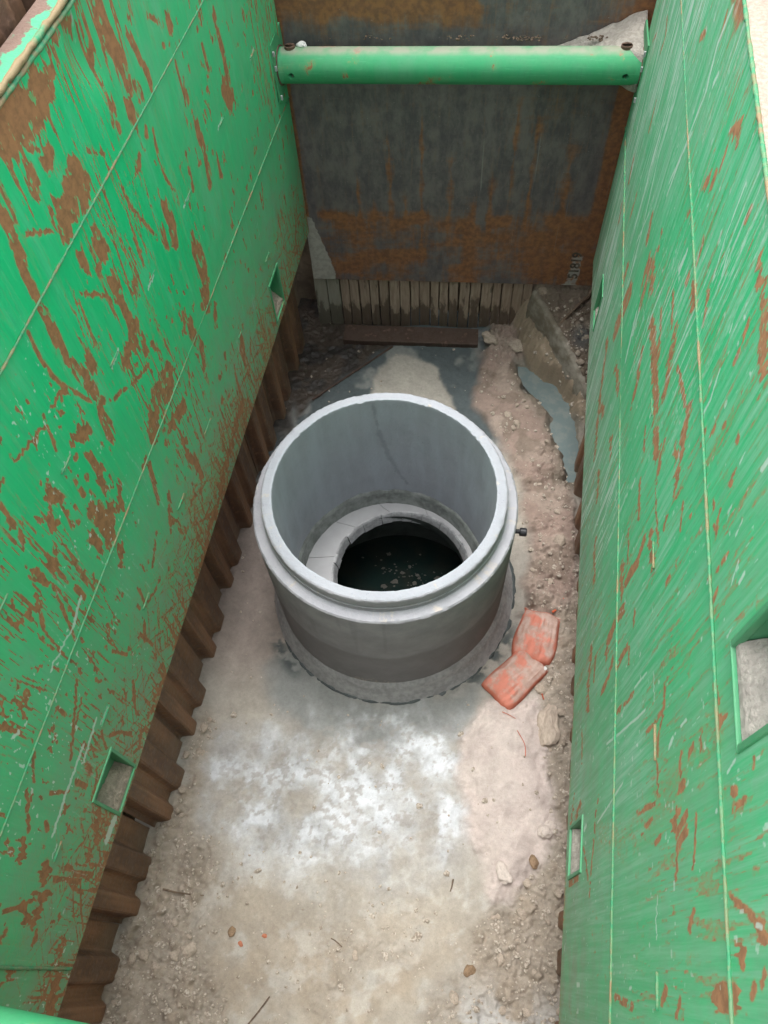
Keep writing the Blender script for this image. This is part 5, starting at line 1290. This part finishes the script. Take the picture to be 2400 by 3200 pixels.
# black plug with collar on the flank
bm = bmesh.new()
tube(bm, [(0.716, 0.012, 0.90), (0.752, 0.012, 0.90)], 0.013, 16)
tube(bm, [(0.752, 0.012, 0.90), (0.756, 0.012, 0.90), (0.786, 0.012, 0.90), (0.792, 0.012, 0.90)], [0.021, 0.024, 0.024, 0.019], 18)
bm_obj('plug', bm, M['black'], ring, False)
tag(ring, 'grey precast concrete chamber ring with stepped rim standing on the trench floor', 'concrete ring')
# water deep inside
bm = bmesh.new()
bmesh.ops.create_circle(bm, cap_ends=True, segments=64, radius=0.735)
wo = bm_obj('chamber_water', bm, M['sump'], loc=(0.03, 0.03, -0.62))
tag(wo, 'dark still water at the bottom of the chamber ring', 'water', kind='structure')
bm = bmesh.new()
rs = random.Random(5)
SCX, SCY = 0.05, 0.34
for i in range(85):
    big = i < 12
    cx_, cy_ = rs.gauss(SCX, 0.17), rs.gauss(SCY, 0.09)
    if math.hypot(cx_, cy_) > 0.62:
        continue
    rr = rs.uniform(0.012, 0.035) if big else rs.uniform(0.003, 0.012)
    n_ = 9
    ph = rs.random()
    top = [bm.verts.new((cx_ + rr * rs.uniform(0.5, 1.1) * math.cos(2 * math.pi * q / n_), cy_ + 0.7 * rr * rs.uniform(0.5, 1.1) * math.sin(2 * math.pi * q / n_), 0.0035)) for q in range(n_)]
    bot = [bm.verts.new((v_.co.x, v_.co.y, 0.0005)) for v_ in top]
    bm.faces.new(top)
    for q in range(n_):
        bm.faces.new((top[q], bot[q], bot[(q + 1) % n_], top[(q + 1) % n_]))
so = bm_obj('scum', bm, simple('scum', (0.10, 0.095, 0.08), 0.8, 0.4, 60), loc=(0.03, 0.03, -0.62))
tag(so, 'pale scum flakes floating on the dark chamber water', 'scum', kind='stuff')

# ------------------------------------------------------------------ gully water, broken concrete edge, root
wx = np.array([p[0] for p in REG['water']]); wy = np.array([p[1] for p in REG['water']])
bm = bmesh.new()
cxm, cym = wx.mean(), wy.mean()
pts = []
for px, py in REG['water']:
    d = Vector((px - cxm, py - cym)); d = d + d.normalized() * 0.09
    pts.append(bm.verts.new((cxm + d.x, cym + d.y, -0.022)))
bm.faces.new(pts)
bmesh.ops.triangulate(bm, faces=bm.faces)
tag(bm_obj('gully_water', bm, M['gully']), 'strip of cloudy blue grey water in the gully by the right wall', 'water', kind='structure')

M['old_concrete'] = simple('old_concrete', (0.30, 0.275, 0.23), 0.85, 0.5, 14, 0.8, 0.012, col2=(0.16, 0.135, 0.10))
d2 = Vector((SLAB_B[0] - SLAB_A[0], SLAB_B[1] - SLAB_A[1], 0)); SL = d2.length; d2.normalize()
n2 = Vector((-d2.y, d2.x, 0))           # to the right / back
bm = bmesh.new()
rows = []
NS = 40
rs = random.Random(9)
for i in range(NS + 1):
    t_ = i / NS * 0.93
    p = Vector((SLAB_A[0], SLAB_A[1], 0)) + d2 * SL * t_
    zt_ = float(np.interp(t_, [0, 0.3, 0.65, 1.0], [0.465, 0.415, 0.315, 0.14])) + rs.uniform(-0.008, 0.008)
    w_ = 0.030 + 0.004 * math.sin(i * 0.9)
    fr = 0.13 * (1 - 0.25 * t_)
    row = []
    for (a, z) in ((0.035 + w_ * 0.3, zt_ - 0.35), (0.035, zt_ - 0.01), (0.026, zt_ + 0.004), (-0.004, zt_), (-0.012, zt_ - 0.012), (-0.022, zt_ - fr * 0.6), (-0.034, zt_ - fr), (-0.036, zt_ - 0.40)):
        q = p + n2 * (a + rs.uniform(-0.003, 0.003))
        row.append(bm.verts.new((q.x, q.y, z + rs.uniform(-0.003, 0.003))))
    rows.append(row)
for i in range(NS):
    for q in range(7):
        bm.faces.new((rows[i][q], rows[i][q + 1], rows[i + 1][q + 1], rows[i + 1][q]))
bm.faces.new(rows[0]); bm.faces.new(rows[-1][::-1])
tag(bm_obj('old_concrete_edge', bm, M['old_concrete'], smooth=True), 'broken grey concrete edge slanting down through the clay bank at far right', 'concrete edge')

def stick(name, pts, r0, r1, mat, label, cat, seg=7, group=None, n_=14):
    """smooth bent stick through points"""
    P = [Vector(p) for p in pts]
    out = []
    for i in range(n_ + 1):
        t_ = i / n_ * (len(P) - 1)
        k_ = min(int(t_), len(P) - 2); f = t_ - k_
        a = P[max(k_ - 1, 0)]; b_ = P[k_]; c = P[k_ + 1]; d = P[min(k_ + 2, len(P) - 1)]
        q = 0.5 * ((2 * b_) + (c - a) * f + (2 * a - 5 * b_ + 4 * c - d) * f * f + (3 * b_ - a - 3 * c + d) * f ** 3)
        out.append(q)
    base = out[0].copy()
    bm = bmesh.new()
    tube(bm, [q - base + Vector((random.uniform(-1, 1), random.uniform(-1, 1), random.uniform(-1, 1))) * r0 * 0.12 for q in out],
         [r0 + (r1 - r0) * i / n_ * 1.0 + random.uniform(-0.08, 0.08) * r0 for i in range(n_ + 1)], seg)
    o = bm_obj(name, bm, mat, smooth=True)
    o.location = base
    return tag(o, label, cat, group)
def fz(x, y, d=0.0):
    return (x, y, floor_z(x, y) + d)
stick('root', [fz(1.16, 2.42, 0.10), fz(1.13, 2.36, 0.05), fz(1.075, 2.27, 0.035), fz(1.00, 2.18, 0.03), fz(0.93, 2.10, 0.02)], 0.017, 0.009, M['twig'], 'thick brown root lying on the dirt bank beside the right panel', 'root')
stick('twig', [fz(1.19, 2.27, 0.02), fz(1.10, 2.20, 0.02), fz(1.03, 2.12, 0.015)], 0.004, 0.003, M['twig'], 'thin pale twig beside the brown root on the bank', 'twig')
stick('twig', [fz(-0.93, -2.014, 0.015), fz(-0.82, -2.015, 0.012), fz(-0.71, -2.004, 0.008)], 0.006, 0.003, M['twig'], 'straight twig lying on crumbled soil by the left trench sheets', 'twig')
stick('twig', [fz(-0.24, -2.40, 0.008), fz(-0.28, -2.47, 0.008), fz(-0.33, -2.55, 0.008)], 0.004, 0.004, M['twig'], 'dark twig on the floor at the bottom edge of the picture', 'twig')
stick('twig', [fz(0.624, -1.70, 0.006), fz(0.620, -1.74, 0.006), fz(0.615, -1.765, 0.006)], 0.005, 0.003, M['twig'], 'short brown twig lying beside the pale sand heap', 'twig')
stick('twig', [fz(0.02, -2.09, 0.006), fz(0.05, -2.10, 0.007), fz(0.085, -2.12, 0.006)], 0.003, 0.003, M['twig'], 'tiny dark twig in the middle of the near floor', 'twig')
stick('thread', [fz(0.80, -0.755, 0.006), fz(0.84, -0.765, 0.006), fz(0.88, -0.79, 0.006)], 0.002, 0.0015, M['orange_thread'], 'short orange thread on the sand just below the sandbags', 'thread')
stick('thread', [fz(0.895, -0.86, 0.006), fz(0.945, -0.93, 0.006), fz(0.955, -1.0, 0.006)], 0.002, 0.002, M['orange_thread'], 'curved orange thread in the middle of the pale sand heap', 'thread')
stick('thread', [fz(1.02, -0.56, 0.015), fz(1.035, -0.60, 0.010), fz(1.045, -0.63, 0.008)], 0.006, 0.003, M['orange_thread'], 'brown orange bag tie sticking out under the lower sandbag', 'thread')
stick('thread', [(1.06, -0.06, 0.05), (1.10, -0.02, 0.055), (1.125, 0.05, 0.05)], 0.008, 0.004, M['orange_thread'], 'twisted orange bag neck at the top of the upper sandbag', 'thread')

# ------------------------------------------------------------------ sandbags
def sandbag(loc, rz, L_, W_, H_, seed, label, tilt=(0, 0)):
    rs = np.random.default_rng(seed)
    nu_, nv_ = 44, 34
    u = np.linspace(-1, 1, nu_); v = np.linspace(-1, 1, nv_)
    UU, VV = np.meshgrid(u, v, indexing='ij')
    # square-ish outline with softened, slightly pinched corners
    UU0, VV0 = UU, VV
    SU = UU * np.sqrt(1 - 0.10 * VV ** 2 * UU ** 2); SV = VV * np.sqrt(1 - 0.10 * UU ** 2 * VV ** 2)
    x = SU * 1.03 * L_ / 2 * (1 - 0.05 * VV ** 2 + 0.04 * np.sin(VV * 4 + seed))
    y = SV * 1.03 * W_ / 2 * (1 - 0.06 * UU ** 2 + 0.05 * np.sin(UU * 3 + seed))
    e = (1 - np.abs(UU) ** 6.0) * (1 - np.abs(VV) ** 4.5)
    lum = fbm(UU * 1.6 + seed * 3, VV * 1.6, 600 + seed, 3)
    wr = fbm(UU * 2 + 5, VV * 9 + seed, 610 + seed, 3) - 0.5
    top = H_ * np.clip(e, 0, 1) ** 0.5 * (0.62 + 0.5 * lum) + wr * 0.030 * e
    bot = -0.02 * np.sqrt(np.clip(e, 0, 1))
    Vt = np.stack([x, y, top + 0.004], -1).reshape(-1, 3)
    Vb = np.stack([x, y, bot], -1).reshape(-1, 3)
    Ft = grid_faces(nu_, nv_)
    nV = len(Vt)
    Fb = Ft[:, ::-1] + nV
    rim = []
    idx = np.arange(nV).reshape(nu_, nv_)
    loop = list(idx[:, 0]) + list(idx[-1, 1:]) + list(idx[-2::-1, -1]) + list(idx[0, -2:0:-1])
    for i in range(len(loop)):
        a, b_ = loop[i], loop[(i + 1) % len(loop)]
        rim.append((a, a + nV, b_ + nV, b_))
    me = np_mesh('sandbag', np.vstack([Vt, Vb]), np.vstack([Ft, Fb, np.array(rim)]), None, True)
    root = empty('sandbag', loc, rz)
    root.rotation_euler = (tilt[0], tilt[1], rz)
    link('bag_body', me, M['bag'], root)
    # hem along the closed end
    bm = bmesh.new()
    tube(bm, [(L_ / 2 - 0.004, W_ * (i / 10 - 0.5) * 0.92, 0.012 + 0.01 * math.sin(i * 1.3 + seed)) for i in range(11)], [0.006 + 0.003 * (i % 2) for i in range(11)], 6)
    bm_obj('hem', bm, M['bag'], root, True)
    tag(root, label, 'sandbag', 'orange sandbags beside the ring')
sandbag((0.975, -0.235, 0.020), R(80), 0.34, 0.26, 0.066, 3, 'upper orange sandbag, dusted with dirt, nearer the trench sheets')
sandbag((0.862, -0.525, 0.018), R(52), 0.37, 0.24, 0.070, 4, 'lower orange sandbag lying against the foot of the concrete ring')

# ------------------------------------------------------------------ sand spilled on the strut in the far right corner
def plate_y(x):
    return BACK_O.y + (x - BACK_O.x) * math.tan(BACK_A)
nx_, nb_ = 44, 26
Vv = np.zeros((nx_ + 1, nb_ + 1, 3))
for i in range(nx_ + 1):
    x = 0.50 + (XR - 0.002 - 0.50) * i / nx_
    q = i / nx_
    zt_ = 2.225 + 0.22 * q ** 1.25 + 0.02 * (vnoise(np.array(x * 14), np.array(2.0), 5) - 0.5)
    yb_ = plate_y(x) - 0.004
    yf = 2.25 - 0.15 * sstep(0.60, 1.0, q) - 0.03 * (vnoise(np.array(x * 30), np.array(1.0), 6) - 0.5)
    zf = 2.25 + 0.128 * sstep(0.35, 0.85, q)
    for j in range(nb_ + 1):
        s = j / nb_
        y = yf + (yb_ - yf) * s
        z = zf + (zt_ - zf) * (s ** 1.15) + (fbm(np.array(x * 22), np.array(y * 22), 701, 4) - 0.5) * 0.03 * min(1, s * 4)
        Vv[i, j] = (x, y, z)
bot = Vv.copy(); bot[..., 2] = np.minimum(Vv[..., 2] - 0.03, 2.18)
nV = (nx_ + 1) * (nb_ + 1)
Ft = grid_faces(nx_ + 1, nb_ + 1)
idx = np.arange(nV).reshape(nx_ + 1, nb_ + 1)
loop = list(idx[:, 0]) + list(idx[-1, 1:]) + list(idx[-2::-1, -1]) + list(idx[0, -2:0:-1])
rim = [(loop[i], loop[i] + nV, loop[(i + 1) % len(loop)] + nV, loop[(i + 1) % len(loop)]) for i in range(len(loop))]
me = np_mesh('spilled_sand', np.vstack([Vv.reshape(-1, 3), bot.reshape(-1, 3)]), np.vstack([Ft, Ft[:, ::-1] + nV, np.array(rim)]), None, True)
tag(link('spilled_sand', me, M['pale_mud']), 'pale sand spilled over the right end of the far strut', 'sand', kind='stuff')

# ------------------------------------------------------------------ loose stones, clods and grit
def rock_mesh(seed, squash=0.65, sub=1):
    bm = bmesh.new()
    bmesh.ops.create_icosphere(bm, subdivisions=sub, radius=1.0)
    rr = random.Random(seed)
    off = Vector((rr.uniform(0, 50), rr.uniform(0, 50), rr.uniform(0, 50)))
    for v_ in bm.verts:
        n_ = mnoise.noise(v_.co * 1.1 + off) * 0.45 + (mnoise.noise(v_.co * 3.1 + off) * 0.16 if sub > 1 else 0)
        v_.co *= 1.0 + n_
        v_.co.z *= squash
    bmesh.ops.recalc_face_normals(bm, faces=bm.faces)
    me = bpy.data.meshes.new('rock')
    bm.to_mesh(me); bm.free()
    return me
def soil_at(x, y):
    i = int(round((x - FX0) / FD)); j = int(round((y - FY0) / FD))
    if 0 <= i < nx and 0 <= j < ny:
        return float(FS[i, j])
    return 0.0
rocks = [rock_mesh(i, sub=2) for i in range(7)]
for m_ in rocks: m_.materials.append(M['stone'])
rs = random.Random(21)
cnt = 0
zones = [('soil clod crumbled from the edge along the left trench sheets', 'clods along the left sheets', lambda: (rs.uniform(-1.05, -0.62), rs.uniform(-2.6, -1.0)), 22),
         ('soil clod in the rough strip under the right panel', 'clods along the right panel', lambda: (rs.uniform(0.76, 1.22), rs.uniform(-2.55, -0.55)), 24),
         ('clay clod on the ridge between the ring and the gully', 'clods on the clay ridge', lambda: (rs.uniform(0.62, 1.12), rs.uniform(0.05, 2.0)), 16),
         ('dirt lump on the bank in the far right corner', 'lumps on the far bank', lambda: (rs.uniform(0.85, 1.18), rs.uniform(1.75, 2.38)), 10)]
for lab, grp, gen, num_ in zones:
    made = 0
    for _ in range(num_ * 12):
        if made >= num_:
            break
        x, y = gen()
        if math.hypot(x, y) < 0.92 or soil_at(x, y) < 0.45:
            continue
        s = min(0.013 + rs.expovariate(1 / 0.006), 0.034)
        o = link('soil_clod', rs.choice(rocks), None)
        o.location = (x, y, floor_z(x, y) + s * 0.15)
        o.scale = (s * rs.uniform(0.8, 1.4), s * rs.uniform(0.8, 1.3), s)
        o.rotation_euler = (rs.uniform(-0.5, 0.5), rs.uniform(-0.5, 0.5), rs.uniform(0, 6.28))
        tag(o, lab, 'clod', grp)
        made += 1
def one_rock(name, x, y, s, mat, label, cat, sc=(1, 1, 0.7), seed=50, sub=2):
    me = rock_mesh(seed, 0.8, sub); me.materials.append(mat)
    o = link(name, me, None)
    o.location = (x, y, floor_z(x, y) + s * 0.25); o.scale = (s * sc[0], s * sc[1], s * sc[2])
    o.rotation_euler = (0.1, -0.2, seed * 1.3)
    return tag(o, label, cat)
one_rock('stone', 1.045, -1.545, 0.033, M['brown_stone'], 'brown stone at the right edge of the sand heap', 'stone', (0.8, 1.3, 0.6), 51)
one_rock('stone', -0.512, -2.147, 0.022, M['brown_stone'], 'tan brown stone among grit on the left of the near floor', 'stone', (1.2, 0.9, 0.6), 52)
one_rock('brick_fragment', -0.334, -2.138, 0.014, M['brick'], 'small orange brick fragment lying alone on the near floor', 'brick fragment', (1.2, 0.9, 0.6), 53, 1)
one_rock('brick_fragment', -0.452, -2.195, 0.015, M['brick'], 'flat orange brick fragment beside the tan brown stone', 'brick fragment', (0.9, 1.2, 0.4), 54, 1)
one_rock('stone', 0.757, -2.115, 0.030, M['brown_stone'], 'rough brown stone in the rubble at bottom right', 'stone', (1.0, 1.1, 0.6), 55)
one_rock('stone', 0.695, -2.244, 0.030, M['stone'], 'grey stone just below the rough brown stone', 'stone', (0.8, 1.1, 0.7), 56)
one_rock('stone', 0.16, -2.147, 0.020, M['stone'], 'small oval stone in the middle of the near floor', 'stone', (1.4, 0.8, 0.5), 57)
one_rock('clay_lump', 1.075, -0.80, 0.085, M['lump'], 'big smooth clay lump below the sandbags against the right panel', 'clay lump', (0.8, 1.5, 0.5), 58, 3)
one_rock('clay_lump', 0.66, 2.17, 0.05, M['lump'], 'clay lump at the foot of the right end of the boards', 'clay lump', (1.0, 1.3, 0.6), 59, 3)
one_rock('clay_lump', 0.44, 2.20, 0.05, M['lump'], 'crumbly clay lump beside the end of the brown timber', 'clay lump', (1.3, 0.9, 0.8), 60, 3)
one_rock('clay_lump', 1.105, -1.37, 0.045, M['pale_lump'], 'pale lump broken off the right edge of the sand heap', 'clay lump', (1.2, 0.9, 0.6), 61, 3)
one_rock('clay_lump', 0.885, -1.63, 0.045, M['pale_lump'], 'pale lump at the near tip of the sand heap', 'clay lump', (1.3, 0.9, 0.5), 62, 3)
one_rock('white_chip', 1.035, -0.445, 0.018, M['white_chip'], 'white chip between the lower sandbag and the right panel', 'chip', (1.0, 0.7, 0.5), 63, 1)
one_rock('white_chip', -0.335, 1.42, 0.024, M['white_chip'], 'white scrap on the dark slab left behind the ring', 'chip', (1.6, 0.5, 0.3), 64, 1)
one_rock('mortar_lump', -0.69, 2.17, 0.035, M['pale_lump'], 'pale lump at the foot of the cement smeared boards', 'lump', (1.3, 0.8, 0.5), 65)

def grit(name, N, gen, smin, smean, smax, mat, label, seed, zf=None):
    rr = np.random.default_rng(seed)
    base = bpy.data.meshes.new('tmp'); bm = bmesh.new(); bmesh.ops.create_icosphere(bm, subdivisions=1, radius=1.0)
    bv = np.array([v_.co[:] for v_ in bm.verts]); bf = np.array([[v_.index for v_ in f.verts] for f in bm.faces]); bm.free(); bpy.data.meshes.remove(base)
    Vs, Fs = [], []
    k = 0
    for _ in range(N):
        p = gen(rr)
        if p is None:
            continue
        x, y, z = p
        s = min(smin + rr.exponential(smean), smax)
        q = bv * rr.uniform(0.6, 1.1, (len(bv), 1)) * np.array([s * rr.uniform(0.8, 1.4), s * rr.uniform(0.8, 1.3), s * 0.7])
        a = rr.uniform(0, 6.28)
        q = np.stack([q[:, 0] * math.cos(a) - q[:, 1] * math.sin(a), q[:, 0] * math.sin(a) + q[:, 1] * math.cos(a), q[:, 2]], 1) + [x, y, z + s * 0.25]
        Vs.append(q); Fs.append(bf + k); k += len(bv)
    me = np_mesh(name, np.vstack(Vs), np.vstack(Fs), None, False)
    return tag(link(name, me, mat), label, 'grit', kind='stuff')
def gfloor(rr):
    x = rr.uniform(-1.08, 1.24); y = rr.uniform(-2.9, 2.3)
    if math.hypot(x, y) < 0.88:
        return None
    s = soil_at(x, y)
    pb = 0.03 + 0.97 * s * (0.35 if (y > 0.2 and x < 0.95) else 1.0) + (0.10 if y < -1.8 else 0)
    if rr.random() > pb:
        return None
    return x, y, floor_z(x, y)
b = NB('mixed_grit'); v = b.coord()
gcol = b.mix(b.remap(b.noise(v, 90, 2), 0.35, 0.65), (0.25, 0.205, 0.16), (0.46, 0.41, 0.35))
M['grit'] = b.out(gcol, 0.95, None, spec=0.3)
grit('floor_grit', 16000, gfloor, 0.0030, 0.0042, 0.022, M['grit'], 'loose grit and small stones scattered over the trench floor', 31)
def gstrut(rr):
    q = rr.random() ** 0.5
    if fbm(np.array(q * 14), np.array(3.0), 91, 3) < rr.uniform(0.40, 0.62):
        return None
    x = -0.78 + 1.75 * q
    y = 2.215 + 0.04 * q + rr.uniform(-0.012, 0.02) + (0.06 * q)
    return x, min(y, plate_y(x) - 0.01), 2.30 + rr.uniform(0, 0.02) + 0.03 * q
grit('strut_grit', 380, gstrut, 0.003, 0.0025, 0.010, M['twig'], 'line of crumbs lodged between the far strut and the steel plate', 33)
one = rock_mesh(71, 0.8, 2); one.materials.append(M['white_chip'])
o = link('mortar_lump', one, None); o.location = (-0.775, 2.13, 2.325); o.scale = (0.03, 0.022, 0.018)
tag(o, 'white mortar lump on the left end of the far strut', 'lump')
